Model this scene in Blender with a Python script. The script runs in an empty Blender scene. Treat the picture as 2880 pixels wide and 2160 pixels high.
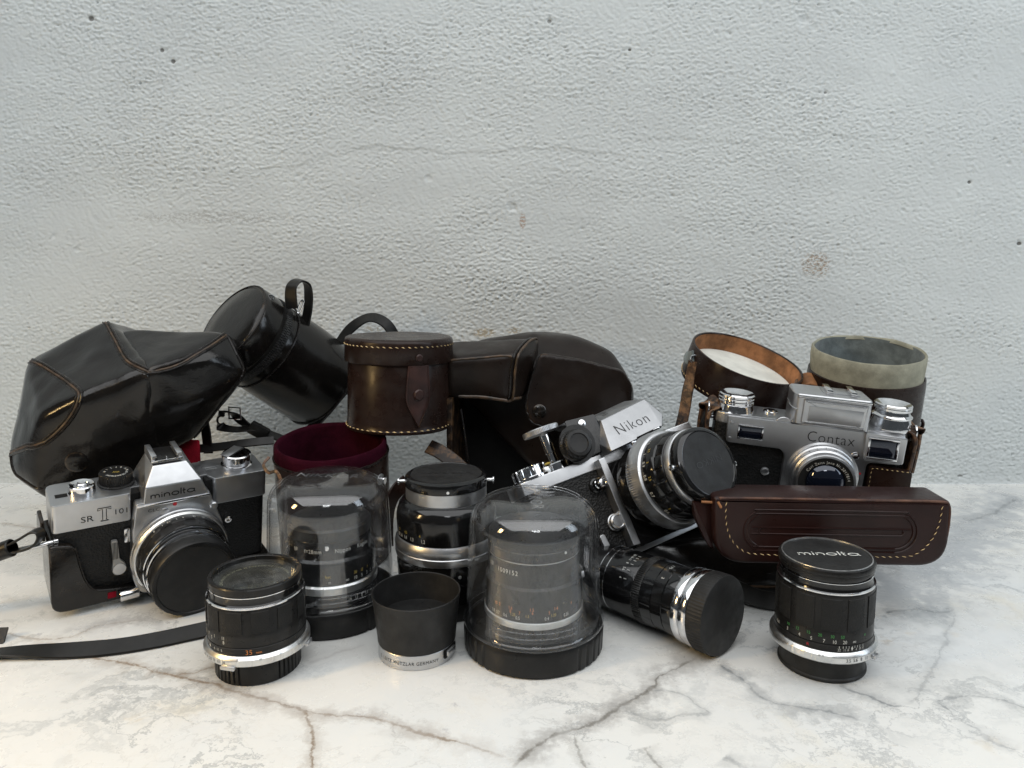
import bpy, bmesh, math, random
import numpy as np
from mathutils import Vector, Matrix

random.seed(7)
scene = bpy.context.scene
R_ = math.radians

# ------------------------------------------------------------------ camera
CAM_H, CAM_PITCH, CAM_F = 0.2585, R_(7.0), 2163.0 / 2880.0
cam_d = bpy.data.cameras.new("camera")
cam = bpy.data.objects.new("camera", cam_d)
scene.collection.objects.link(cam)
cam.location = (0, 0, CAM_H)
cam.rotation_euler = (math.pi / 2 - CAM_PITCH, 0, 0)
cam_d.sensor_fit = 'HORIZONTAL'
cam_d.sensor_width = 36.0
cam_d.lens = 36.0 * CAM_F
cam_d.shift_y = -130.0 / 2880.0
cam_d.clip_start = 0.02
cam_d.clip_end = 50.0
scene.camera = cam

# ------------------------------------------------------------------ light
world = bpy.data.worlds.new("World")
scene.world = world
world.use_nodes = True
bg = world.node_tree.nodes["Background"]
bg.inputs[0].default_value = (0.78, 0.86, 0.93, 1)
bg.inputs[1].default_value = 0.06


def area_lamp(name, loc, aim, sx, sy, power, col):
    d = bpy.data.lights.new(name, 'AREA')
    d.shape = 'RECTANGLE'
    d.size, d.size_y = sx, sy
    d.energy = power
    d.color = col
    o = bpy.data.objects.new(name, d)
    scene.collection.objects.link(o)
    o.location = loc
    o.rotation_euler = (Vector(aim) - Vector(loc)).to_track_quat('-Z', 'Y').to_euler()
    return o


area_lamp("ceiling_lamp", (0.10, -0.24, 1.68), (0.10, -0.18, 0.0), 3.6, 1.8, 40.0, (0.975, 0.99, 1.0))
area_lamp("window_lamp", (0.08, -0.85, 1.30), (0.0, 0.5, 0.1), 0.40, 0.16, 1.6, (0.95, 0.98, 1.0))
area_lamp("side_window_lamp", (1.5, 0.10, 0.85), (0.2, 0.6, 0.1), 0.4, 0.8, 3.2, (0.78, 0.89, 1.0))
area_lamp("warm_lamp", (-0.95, 0.02, 0.50), (-0.30, 0.34, 0.0), 0.10, 0.30, 0.75, (1.0, 0.68, 0.30)).data.spread = R_(80)

scene.view_settings.view_transform = 'Standard'
scene.view_settings.look = 'None'
scene.view_settings.gamma = 1.0
scene.view_settings.exposure = 0.33
scene.view_settings.use_curve_mapping = False
scene.render.engine = 'CYCLES'
scene.cycles.use_denoising = True
scene.cycles.max_bounces = 10
scene.cycles.transparent_max_bounces = 24
scene.cycles.caustics_reflective = False

MM = 0.001


# ------------------------------------------------------------------ geometry helpers (millimetres)
def at(px, py, depth):
    """photo pixel + real depth (m from the camera plane) -> world point in mm"""
    a = (px - 1440.0) / 2163.0
    b = -(py - 950.0) / 2163.0
    d = Vector((a, math.cos(CAM_PITCH) + b * math.sin(CAM_PITCH), -math.sin(CAM_PITCH) + b * math.cos(CAM_PITCH)))
    p = Vector((0, 0, CAM_H)) + d * (depth / d.y)
    return p * 1000.0


def lathe(prof, seg=72, rf=None, closed=False):
    v, f, rings = [], [], []
    n = len(prof)
    for i, (r, z) in enumerate(prof):
        if r < 1e-6:
            rings.append([len(v)])
            v.append((0, 0, z))
        else:
            ring = []
            for k in range(seg):
                a = 2 * math.pi * k / seg
                rr = r + (rf(a, i) if rf else 0.0)
                ring.append(len(v))
                v.append((rr * math.cos(a), rr * math.sin(a), z))
            rings.append(ring)
    pairs = [(i, i + 1) for i in range(n - 1)] + ([(n - 1, 0)] if closed else [])
    for i, j in pairs:
        A, B = rings[i], rings[j]
        if len(A) == 1 and len(B) == 1:
            continue
        for k in range(seg):
            k2 = (k + 1) % seg
            if len(A) == 1:
                f.append((A[0], B[k2], B[k]))
            elif len(B) == 1:
                f.append((A[k], A[k2], B[0]))
            else:
                f.append((A[k], A[k2], B[k2], B[k]))
    return v, f


def join(*geos):
    v, f = [], []
    for gv, gf in geos:
        o = len(v)
        v += list(gv)
        f += [tuple(i + o for i in q) for q in gf]
    return v, f


def xf(geo, M):
    return [tuple(M @ Vector(p)) for p in geo[0]], geo[1]


def T(x, y, z):
    return Matrix.Translation((x, y, z))


def RX(a):
    return Matrix.Rotation(R_(a), 4, 'X')


def RY(a):
    return Matrix.Rotation(R_(a), 4, 'Y')


def RZ(a):
    return Matrix.Rotation(R_(a), 4, 'Z')


def move(geo, x, y, z):
    return xf(geo, T(x, y, z))


def bm_geo(bm):
    bm.verts.ensure_lookup_table()
    for i, q in enumerate(bm.verts):
        q.index = i
    g = ([tuple(q.co) for q in bm.verts], [tuple(q.index for q in fc.verts) for fc in bm.faces])
    bm.free()
    return g


def rbox(x0, x1, y0, y1, z0, z1, bev=0.6, seg=2):
    bm = bmesh.new()
    bmesh.ops.create_cube(bm, size=1.0)
    for q in bm.verts:
        q.co = Vector(((x0 + x1) / 2 + q.co.x * (x1 - x0), (y0 + y1) / 2 + q.co.y * (y1 - y0), (z0 + z1) / 2 + q.co.z * (z1 - z0)))
    if bev > 0:
        bmesh.ops.bevel(bm, geom=list(bm.edges), offset=bev, segments=seg, affect='EDGES', profile=0.5)
    return bm_geo(bm)


def round_sharp(poly, r):
    """round only the sharp corners of a 2D polygon"""
    m = len(poly)
    rr = []
    for i in range(m):
        p0, p1, p2 = Vector(poly[i - 1]), Vector(poly[i]), Vector(poly[(i + 1) % m])
        u, w = p1 - p0, p2 - p1
        if u.length < 1e-6 or w.length < 1e-6:
            rr.append(0)
            continue
        ang = u.angle(w)
        rr.append(min(r, u.length * .4, w.length * .4) if ang > R_(28) else 0)
    return rounded([tuple(Vector(p)) for p in poly], rr, 2)


def prism(poly, h0, h1, axis='Z', bev=0.6, seg=2, vert_bev=True):
    """polygon extruded along Z (poly = xy) or along Y (poly = xz) with rounded rims"""
    P = [Vector((p[0], p[1])) for p in poly]
    if bev > 0 and vert_bev:
        P = [Vector(p) for p in round_sharp([tuple(p) for p in P], bev)]
    Q = [P[0]]
    for p in P[1:]:
        if (p - Q[-1]).length > 1e-4:
            Q.append(p)
    if (Q[0] - Q[-1]).length < 1e-4:
        Q.pop()
    P = Q
    m = len(P)
    area = sum(P[i - 1].x * P[i].y - P[i].x * P[i - 1].y for i in range(m))
    if area < 0:
        P.reverse()
    nrm = []
    for i in range(m):
        a, c = (P[i] - P[i - 1]).normalized(), (P[(i + 1) % m] - P[i]).normalized()
        n = Vector((a.y + c.y, -a.x - c.x))
        n = n.normalized() if n.length > 1e-6 else Vector((a.y, -a.x))
        nrm.append(n / max(0.5, n.dot(Vector((a.y, -a.x)))))
    bev = min(bev, abs(h1 - h0) * 0.45)
    lay = []
    if bev > 0:
        for k in range(seg + 1):
            t = R_(90.0 * k / seg)
            lay.append((bev * (1 - math.sin(t)), h0 + bev * (1 - math.cos(t))))
        lay += [(i, h1 - (h - h0)) for i, h in reversed(lay)]
    else:
        lay = [(0, h0), (0, h1)]
    v, f = [], []
    for ins, h in lay:
        for p, n in zip(P, nrm):
            q = p - n * ins
            v.append((q.x, q.y, h))
    for l in range(len(lay) - 1):
        for i in range(m):
            j = (i + 1) % m
            f.append((l * m + i, l * m + j, (l + 1) * m + j, (l + 1) * m + i))
    f.append(tuple(range(m - 1, -1, -1)))
    f.append(tuple((len(lay) - 1) * m + i for i in range(m)))
    if axis == 'Y':
        return [(p[0], p[2], p[1]) for p in v], [tuple(reversed(q)) for q in f]
    return v, f


def hull(pts, bev=0.8, seg=2):
    bm = bmesh.new()
    for p in pts:
        bm.verts.new(p)
    r = bmesh.ops.convex_hull(bm, input=bm.verts)
    bmesh.ops.dissolve_limit(bm, angle_limit=R_(2), verts=bm.verts, edges=bm.edges)
    if bev > 0:
        bmesh.ops.bevel(bm, geom=list(bm.edges), offset=bev, segments=seg, affect='EDGES', profile=0.5, clamp_overlap=True)
    return bm_geo(bm)


def rounded(pts, r, n=5):
    """round the corners of a 2D polygon; r may be a list"""
    out = []
    m = len(pts)
    for i in range(m):
        p0, p1, p2 = Vector(pts[i - 1]), Vector(pts[i]), Vector(pts[(i + 1) % m])
        rr = r[i] if isinstance(r, (list, tuple)) else r
        rr = min(rr, (p0 - p1).length * 0.46, (p2 - p1).length * 0.46)
        if rr <= 1e-4:
            out.append(tuple(p1))
            continue
        a, b = p1 + (p0 - p1).normalized() * rr, p1 + (p2 - p1).normalized() * rr
        for k in range(n + 1):
            t = k / n
            out.append(tuple(a * (1 - t) ** 2 + p1 * 2 * t * (1 - t) + b * t * t))
    return out


def spline(pts, n=8):
    P = [Vector(p) for p in pts]
    out = []
    for i in range(len(P) - 1):
        p0 = P[i - 1] if i else P[0] * 2 - P[1]
        p1, p2 = P[i], P[i + 1]
        p3 = P[i + 2] if i + 2 < len(P) else P[-1] * 2 - P[-2]
        for k in range(n):
            t = k / n
            out.append(0.5 * ((2 * p1) + (p2 - p0) * t + (2 * p0 - 5 * p1 + 4 * p2 - p3) * t * t + (3 * p1 - p0 - 3 * p2 + p3) * t ** 3))
    out.append(P[-1])
    return out


def sweep(path, section, normals, closed=False):
    """section: list of (side, normal) offsets; normals: one per path point"""
    v, f = [], []
    n, m = len(path), len(section)
    for i in range(n):
        a = path[i - 1] if (i or closed) else path[0]
        b = path[(i + 1) % n] if (i < n - 1 or closed) else path[-1]
        t = (b - a).normalized()
        nn = normals[i]
        nn = (nn - t * nn.dot(t)).normalized()
        s = t.cross(nn)
        for (u, w) in section:
            v.append(tuple(path[i] + s * u + nn * w))
    for i in range(n if closed else n - 1):
        j = (i + 1) % n
        for k in range(m):
            k2 = (k + 1) % m
            f.append((i * m + k, i * m + k2, j * m + k2, j * m + k))
    if not closed:
        f.append(tuple(range(m - 1, -1, -1)))
        f.append(tuple((n - 1) * m + k for k in range(m)))
    return v, f


def tube(pts, r, seg=8, n=8, closed=False, smooth=True):
    P = [Vector(p) for p in pts]
    path = spline(P + ([P[0]] if closed else []), n) if smooth else P
    if closed and smooth:
        path = path[:-1]
    sec = [(r * math.cos(2 * math.pi * k / seg), r * math.sin(2 * math.pi * k / seg)) for k in range(seg)]
    N = []
    ref = Vector((0.31, 0.23, 0.92))
    for i in range(len(path)):
        t = (path[(i + 1) % len(path)] - path[i - 1]) if (0 < i < len(path) - 1 or closed) else (path[1] - path[0] if i == 0 else path[-1] - path[-2])
        t.normalize()
        ref = (ref - t * ref.dot(t))
        if ref.length < 1e-4:
            ref = t.orthogonal()
        ref.normalize()
        N.append(ref.copy())
    return sweep(path, sec, N, closed)


def ribbon(pts, normals, w, t, n=10):
    P = spline(pts, n)
    N = [q.normalized() for q in spline(normals, n)]
    h, k, c = w / 2, t / 2, min(t * 0.35, 0.6)
    sec = [(-h + c, -k), (h - c, -k), (h, -k + c), (h, k - c), (h - c, k), (-h + c, k), (-h, k - c), (-h, -k + c)]
    return sweep(P, sec, N)


def stitches(path, normals, length=2.4, gap=1.5, w=0.55, lift=0.35, skew=0.0):
    """small raised thread stitches along a dense path"""
    v, f = [], []
    d, acc = 0.0, [0.0]
    for i in range(1, len(path)):
        d += (path[i] - path[i - 1]).length
        acc.append(d)

    def samp(s):
        for i in range(1, len(path)):
            if acc[i] >= s:
                t = (s - acc[i - 1]) / max(acc[i] - acc[i - 1], 1e-9)
                return path[i - 1].lerp(path[i], t), normals[i - 1].lerp(normals[i], t).normalized()
        return path[-1], normals[-1]
    s = 0.3
    while s + length < d:
        a, na = samp(s)
        b, nb = samp(s + length * random.uniform(0.9, 1.05))
        m, nm = samp(s + length / 2)
        t = (b - a).normalized()
        sd = t.cross(nm).normalized()
        a = a - sd * skew
        b = b + sd * skew
        o = len(v)
        v += [tuple(a - nm * 0.1), tuple(b - nm * 0.1), tuple(m + sd * w), tuple(m - sd * w), tuple(m + nm * lift + sd * w * .4), tuple(m + nm * lift - sd * w * .4), tuple(a.lerp(m, .35) + nm * lift * .8), tuple(b.lerp(m, .35) + nm * lift * .8)]
        f += [(o, o + 2, o + 4, o + 6), (o + 2, o + 1, o + 7, o + 4), (o + 3, o, o + 6, o + 5), (o + 1, o + 3, o + 5, o + 7), (o + 6, o + 4, o + 7, o + 5)]
        s += length + gap
    return v, f


_tc = {}


def txt(s, size, sx=1.0, space=1.0, thin=0.0):
    key = (s, space, thin)
    if key not in _tc:
        c = bpy.data.curves.new("t", 'FONT')
        c.body = s
        c.size = 1.0
        c.space_character = space
        c.resolution_u = 3
        c.offset = -thin
        c.align_x = 'CENTER'
        c.align_y = 'CENTER'
        o = bpy.data.objects.new("t", c)
        me = bpy.data.meshes.new_from_object(o)
        _tc[key] = ([tuple(q.co) for q in me.vertices], [tuple(p.vertices) for p in me.polygons])
        bpy.data.objects.remove(o)
        bpy.data.curves.remove(c)
        bpy.data.meshes.remove(me)
    v, f = _tc[key]
    return [(p[0] * size * sx, p[1] * size, 0.0) for p in v], f


def strokes(lines, w):
    """flat ribbons along 2D polylines"""
    v, f = [], []
    for ln in lines:
        P = [Vector((p[0], p[1], 0)) for p in ln]
        o = len(v)
        for i, p in enumerate(P):
            a, b = P[max(i - 1, 0)], P[min(i + 1, len(P) - 1)]
            t = (b - a).normalized()
            s = Vector((-t.y, t.x, 0)) * (w / 2)
            v += [tuple(p + s), tuple(p - s)]
        for i in range(len(P) - 1):
            f.append((o + 2 * i, o + 2 * i + 1, o + 2 * i + 3, o + 2 * i + 2))
    return v, f


def arc(cx, cy, rx, ry, a0, a1, n=12):
    return [(cx + rx * math.cos(R_(a0 + (a1 - a0) * i / n)), cy + ry * math.sin(R_(a0 + (a1 - a0) * i / n))) for i in range(n + 1)]


def logo_minolta(length, w):
    """wide rounded lower-case lettering, drawn stroke by stroke"""
    L = []
    x = 0.0
    L += [[(0, 0), (0, 1)], arc(.5, .45, .5, .5, 180, 20) + [(.98, .5), (1.0, 0)], arc(1.5, .45, .5, .5, 180, 20) + [(1.98, .5), (2.0, 0)]]
    L += [[(2.6, 0), (2.6, .95)], [(2.6, 1.25), (2.6, 1.45)]]
    L += [[(3.2, 0), (3.2, 1)], arc(3.85, .42, .65, .55, 180, 15) + [(4.5, 0)]]
    L += [arc(5.9, .5, .85, .5, 0, 360, 28)]
    L += [[(7.3, 0), (7.3, 1.75)]]
    L += [[(8.0, 1.6), (8.0, .25), (8.1, 0.06), (8.3, 0)], [(7.65, .95), (8.45, .95)]]
    L += [arc(9.75, .5, .85, .5, 20, 340, 26), [(10.65, 1.0), (10.65, .1), (10.95, 0)]]
    g = strokes(L, w * 10.95 / length)
    s = length / 10.95
    return [((p[0] - 5.47) * s, (p[1] - .6) * s, 0) for p in g[0]], g[1]


def wrap(geo, r, z, ang):
    """flat lettering bent round the Z axis; ang in degrees"""
    return [((r + p[2]) * math.cos(R_(ang) + p[0] / r), (r + p[2]) * math.sin(R_(ang) + p[0] / r), z + p[1]) for p in geo[0]], geo[1]


def ring_text(geo, r, ang, z):
    """lettering on a flat disc, tops outward"""
    out = []
    for p in geo[0]:
        a = R_(ang) - p[0] / r
        out.append(((r + p[1]) * math.cos(a), (r + p[1]) * math.sin(a), z))
    return out, geo[1]


def front(geo, x, y, z, rot=0.0, tilt=0.0):
    """lettering standing in the XZ plane, read from -Y"""
    return xf(geo, T(x, y, z) @ RX(90 - tilt) @ RZ(rot))


def project(geo, target, d, lift=0.2):
    """press flat lettering onto a solid's surface along direction d"""
    from mathutils.bvhtree import BVHTree
    bvh = BVHTree.FromPolygons([Vector(p) for p in target[0]], target[1])
    d = Vector(d).normalized()
    out = []
    for p in geo[0]:
        h = bvh.ray_cast(Vector(p) - d * 200.0, d)[0]
        out.append(tuple((h if h is not None else Vector(p)) - d * lift))
    return out, geo[1]


# ------------------------------------------------------------------ object helpers
def part(name, geo, m, parent=None, ang=32, sub=0, wn=False, kind=None):
    me = bpy.data.meshes.new(name)
    me.from_pydata([(p[0] * MM, p[1] * MM, p[2] * MM) for p in geo[0]], [], geo[1])
    bm = bmesh.new()
    bm.from_mesh(me)
    bmesh.ops.recalc_face_normals(bm, faces=bm.faces)
    bm.to_mesh(me)
    bm.free()
    me.polygons.foreach_set("use_smooth", [True] * len(me.polygons))
    me.set_sharp_from_angle(angle=R_(ang))
    me.materials.append(m)
    o = bpy.data.objects.new(name, me)
    scene.collection.objects.link(o)
    if parent is not None:
        o.parent = parent
    if sub:
        md = o.modifiers.new("sub", 'SUBSURF')
        md.levels = md.render_levels = sub
    if wn:
        md = o.modifiers.new("wn", 'WEIGHTED_NORMAL')
        md.keep_sharp = True
    if kind:
        o["kind"] = kind
    return o


def tag(o, label, cat, group=None):
    o["label"], o["category"] = label, cat
    if group:
        o["group"] = group
    return o


def thing(name, label, cat, loc, rot=(0, 0, 0), group=None):
    o = bpy.data.objects.new(name, None)
    scene.collection.objects.link(o)
    o.empty_display_size = 0.01
    o.location = loc
    o.rotation_euler = tuple(R_(a) for a in rot)
    return tag(o, label, cat, group)


def copy_part(src, parent, M=None):
    c = src.copy()
    scene.collection.objects.link(c)
    c.parent = parent
    if M is not None:
        c.matrix_local = M
    return c


def solo(name, geo, m, label, cat, **k):
    """a thing that is one mesh: geometry given in world mm, origin moved to its base"""
    xs = [p[0] for p in geo[0]]
    ys = [p[1] for p in geo[0]]
    zs = [p[2] for p in geo[0]]
    c = Vector(((min(xs) + max(xs)) / 2, (min(ys) + max(ys)) / 2, min(zs)))
    o = part(name, ([(p[0] - c.x, p[1] - c.y, p[2] - c.z) for p in geo[0]], geo[1]), m, **k)
    o.location = c * MM
    return tag(o, label, cat)


# ------------------------------------------------------------------ materials
class NT:
    def __init__(self, name):
        self.m = bpy.data.materials.new(name)
        self.m.use_nodes = True
        self.t = self.m.node_tree
        self.b = self.t.nodes["Principled BSDF"]
        self.out = self.t.nodes["Material Output"]

    def n(self, typ, **k):
        o = self.t.nodes.new(typ)
        for a, b in k.items():
            setattr(o, a, b)
        return o

    def l(self, a, b):
        self.t.links.new(a, b)

    def val(self, sock, v):
        if hasattr(v, 'is_linked') or isinstance(v, bpy.types.NodeSocket):
            self.l(v, sock)
        else:
            sock.default_value = v

    def math(self, op, a, b=0.0, clamp=False):
        o = self.n('ShaderNodeMath', operation=op, use_clamp=clamp)
        self.val(o.inputs[0], a)
        self.val(o.inputs[1], b)
        return o.outputs[0]

    def noise(self, scale, detail=4.0, rough=0.55, vec=None, dist=0.0):
        o = self.n('ShaderNodeTexNoise')
        o.inputs['Scale'].default_value = scale
        o.inputs['Detail'].default_value = detail
        o.inputs['Roughness'].default_value = rough
        o.inputs['Distortion'].default_value = dist
        if vec is not None:
            self.l(vec, o.inputs['Vector'])
        return o.outputs['Fac']

    def ramp(self, fac, a, b, ca=0.0, cb=1.0):
        o = self.n('ShaderNodeMapRange')
        o.interpolation_type = 'SMOOTHSTEP'
        self.val(o.inputs['Value'], fac)
        self.val(o.inputs['From Min'], a)
        self.val(o.inputs['From Max'], b)
        self.val(o.inputs['To Min'], ca)
        self.val(o.inputs['To Max'], cb)
        return o.outputs[0]

    def mix(self, fac, a, b, mode='MIX'):
        o = self.n('ShaderNodeMix', data_type='RGBA', blend_type=mode)
        self.val(o.inputs[0], fac)
        for s, q in ((o.inputs[6], a), (o.inputs[7], b)):
            if isinstance(q, bpy.types.NodeSocket):
                self.l(q, s)
            else:
                s.default_value = (*q, 1.0) if len(q) == 3 else q
        return o.outputs[2]

    def obj(self):
        return self.n('ShaderNodeTexCoord').outputs['Object']

    def bump(self, h, strength, dist):
        o = self.n('ShaderNodeBump')
        o.inputs['Strength'].default_value = strength
        o.inputs['Distance'].default_value = dist
        self.l(h, o.inputs['Height'])
        self.l(o.outputs[0], self.b.inputs['Normal'])


def plain(name, col, rough, metal=0.0, dust=0.0, crease=0.0, var=0.12, rvar=0.08, scale=60.0, bump=None, coat=0.0, spec=0.5, col2=None, wear=None, sheen=0.0, brushed=False):
    """procedural surface: base colour with slight mottling, roughness variation, fine relief; wear = (colour, amount) on worn edges"""
    k = NT(name)
    oc = k.obj()
    n1 = k.noise(scale, 5, 0.6, oc)
    c2 = col2 or tuple(max(0.0, c * (1 - var * 2)) for c in col)
    c1 = tuple(min(1.0, c * (1 + var)) for c in col)
    base = k.mix(k.ramp(n1, 0.3, 0.7), c1, c2)
    if wear:
        wcol, amt = wear
        g = k.n('ShaderNodeNewGeometry').outputs['Pointiness']
        n2 = k.noise(scale * 3.5, 6, 0.7, oc)
        e = k.ramp(g, 0.52, 0.60)
        fac = k.math('MULTIPLY', e, k.ramp(n2, 0.45, 0.62))
        spots = k.ramp(k.noise(scale * 1.3, 8, 0.7, oc), 0.70, 0.76)
        fac = k.math('MULTIPLY', k.math('MAXIMUM', fac, k.math('MULTIPLY', spots, 0.10)), amt)
        base = k.mix(fac, base, wcol)
    if dust:
        sp = k.ramp(k.noise(900, 3, 0.6, oc), 0.64, 0.74)
        bl = k.ramp(k.noise(90, 4, 0.6, oc), 0.45, 0.7)
        base = k.mix(k.math('MULTIPLY', k.math('ADD', k.math('MULTIPLY', sp, 0.7), k.math('MULTIPLY', bl, 0.12)), dust), base, (0.22, 0.21, 0.19))
    k.l(base, k.b.inputs['Base Color'])
    n3 = k.noise(scale * 2.2, 5, 0.6, oc)
    k.l(k.ramp(n3, 0.25, 0.75, max(0.02, rough - rvar), min(1.0, rough + rvar)), k.b.inputs['Roughness'])
    k.b.inputs['Metallic'].default_value = metal
    k.b.inputs['Specular IOR Level'].default_value = spec
    k.b.inputs['Coat Weight'].default_value = coat
    k.b.inputs['Coat Roughness'].default_value = 0.12
    if sheen:
        k.b.inputs['Sheen Weight'].default_value = sheen
        k.b.inputs['Sheen Roughness'].default_value = 0.5
    if bump:
        bs, st, dist, typ = bump
        if typ == 'voronoi':
            vo = k.n('ShaderNodeTexVoronoi')
            vo.inputs['Scale'].default_value = bs
            k.l(oc, vo.inputs['Vector'])
            h = vo.outputs['Distance']
        else:
            h = k.noise(bs, 5, 0.6, oc)
        if crease:
            vo2 = k.n('ShaderNodeTexVoronoi')
            vo2.inputs['Scale'].default_value = 900
            k.l(oc, vo2.inputs['Vector'])
            h = k.math('ADD', h, k.math('MULTIPLY', k.noise(24, 6, 0.62, oc, 1.2), crease))
            h = k.math('ADD', h, k.math('MULTIPLY', vo2.outputs['Distance'], 0.25))
        k.bump(h, st, dist * MM)
    return k.m


M = {}
M['black_leather'] = plain('black_leather', (0.0072, 0.0064, 0.0058), 0.16, crease=5.0, dust=0.10, var=0.12, rvar=0.09, scale=30, bump=(150, 0.22, 0.5, 'noise'), coat=0.1, wear=((0.11, 0.075, 0.045), 1.0), spec=0.32)
M['piping'] = plain('piping', (0.012, 0.010, 0.009), 0.28, var=0.3, scale=90, bump=(500, 0.3, 0.2, 'noise'), spec=0.32)
M['worn_piping'] = plain('worn_piping', (0.085, 0.05, 0.026), 0.40, col2=(0.010, 0.008, 0.006), scale=110, bump=(500, 0.3, 0.2, 'noise'))
M['brown_leather'] = plain('brown_leather', (0.0165, 0.0085, 0.0064), 0.30, crease=3.5, dust=0.10, var=0.12, scale=40, bump=(200, 0.12, 0.25, 'noise'), spec=0.24)
M['dark_brown_leather'] = plain('dark_brown_leather', (0.0130, 0.0085, 0.0066), 0.34, crease=3.5, dust=0.10, var=0.14, scale=30, bump=(180, 0.16, 0.3, 'noise'), wear=((0.20, 0.11, 0.05), 0.7), spec=0.24)
M['oxblood_leather'] = plain('oxblood_leather', (0.021, 0.0082, 0.0070), 0.34, crease=3.5, var=0.16, scale=28, bump=(200, 0.16, 0.25, 'noise'), spec=0.24)
M['worn_oxblood'] = plain('worn_oxblood', (0.115, 0.052, 0.030), 0.40, col2=(0.026, 0.009, 0.0075), scale=70, bump=(300, 0.3, 0.25, 'noise'), spec=0.3)
M['tan_leather'] = plain('tan_leather', (0.30, 0.135, 0.058), 0.62, var=0.25, scale=70, bump=(320, 0.5, 0.4, 'noise'), spec=0.25)
M['old_strap_leather'] = plain('old_strap_leather', (0.06, 0.03, 0.017), 0.5, var=0.5, scale=60, bump=(260, 0.6, 0.5, 'noise'), wear=((0.32, 0.17, 0.08), 0.9))
M['strap'] = plain('strap', (0.0095, 0.009, 0.008), 0.36, var=0.25, scale=60, bump=(350, 0.3, 0.2, 'noise'), spec=0.32)
M['canvas'] = plain('canvas', (0.31, 0.305, 0.24), 0.9, var=0.12, scale=80, bump=(420, 0.6, 0.5, 'noise'), spec=0.1)
M['grey_felt'] = plain('grey_felt', (0.16, 0.185, 0.185), 0.95, var=0.15, scale=90, bump=(380, 0.6, 0.5, 'noise'), spec=0.1, sheen=0.2)
M['white_felt'] = plain('white_felt', (0.62, 0.61, 0.55), 0.95, var=0.07, scale=50, bump=(300, 0.5, 0.4, 'noise'), spec=0.1)
M['velvet'] = plain('velvet', (0.028, 0.0030, 0.0085), 0.95, var=0.2, scale=60, bump=(420, 0.5, 0.5, 'noise'), spec=0.05)
M['red_felt'] = plain('red_felt', (0.26, 0.008, 0.02), 0.9, var=0.2, scale=80, spec=0.1)
M['zip_metal'] = plain('zip_metal', (0.05, 0.05, 0.05), 0.35, 0.5, var=0.3, scale=300)
M['tab_leather'] = plain('tab_leather', (0.040, 0.0165, 0.0135), 0.38, var=0.3, scale=60, bump=(240, 0.3, 0.25, 'noise'), spec=0.4)
M['thread'] = plain('thread', (0.60, 0.44, 0.23), 0.7, var=0.25, scale=500, spec=0.2)
M['satin_chrome'] = plain('satin_chrome', (0.55, 0.555, 0.565), 0.36, 1.0, var=0.03, rvar=0.05, scale=60)
M['grey_chrome'] = plain('grey_chrome', (0.46, 0.465, 0.475), 0.36, 1.0, var=0.03, rvar=0.05, scale=60)
M['hood_chrome'] = plain('hood_chrome', (0.37, 0.375, 0.385), 0.42, 1.0, var=0.03, rvar=0.05, scale=60)
M['chrome'] = plain('chrome', (0.72, 0.72, 0.73), 0.10, 1.0, var=0.05, rvar=0.05, scale=150)
M['bright_aluminium'] = plain('bright_aluminium', (0.70, 0.70, 0.69), 0.34, 1.0, var=0.04, rvar=0.06, scale=150)
M['enamel'] = plain('enamel', (0.0065, 0.0065, 0.0068), 0.13, var=0.2, rvar=0.05, scale=70)
M['black_satin'] = plain('black_satin', (0.0105, 0.0102, 0.010), 0.32, dust=0.14, var=0.2, rvar=0.08, scale=70, spec=0.30)
M['black_matte'] = plain('black_matte', (0.0145, 0.0145, 0.0145), 0.5, dust=0.14, var=0.15, rvar=0.1, scale=70, bump=(700, 0.15, 0.1, 'noise'), spec=0.30)
M['black_plastic'] = plain('black_plastic', (0.0105, 0.0105, 0.0105), 0.36, dust=0.14, var=0.15, rvar=0.1, scale=60, spec=0.30)
M['black_interior'] = plain('black_interior', (0.008, 0.008, 0.008), 0.8, var=0.1, scale=60, spec=0.2)
M['leatherette'] = plain('leatherette', (0.0075, 0.0075, 0.0075), 0.5, var=0.2, scale=80, bump=(650, 1.0, 0.5, 'voronoi'), spec=0.32)
M['grip_rubber'] = plain('grip_rubber', (0.0085, 0.0085, 0.0082), 0.55, var=0.15, scale=80, bump=(1700, 0.7, 0.25, 'voronoi'), spec=0.30)
M['print_white'] = plain('print_white', (0.60, 0.60, 0.56), 0.6, var=0.08)
M['print_grey'] = plain('print_grey', (0.32, 0.33, 0.33), 0.6, var=0.08)
M['print_yellow'] = plain('print_yellow', (0.50, 0.36, 0.06), 0.6, var=0.08)
M['print_orange'] = plain('print_orange', (0.62, 0.22, 0.06), 0.6, var=0.08)
M['print_green'] = plain('print_green', (0.05, 0.24, 0.06), 0.6, var=0.08)
M['print_red'] = plain('print_red', (0.50, 0.02, 0.03), 0.5, var=0.08)
M['print_black'] = plain('print_black', (0.015, 0.015, 0.016), 0.5, var=0.08)
M['lever_grey'] = plain('lever_grey', (0.34, 0.335, 0.32), 0.45, 0.6, var=0.06)


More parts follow.
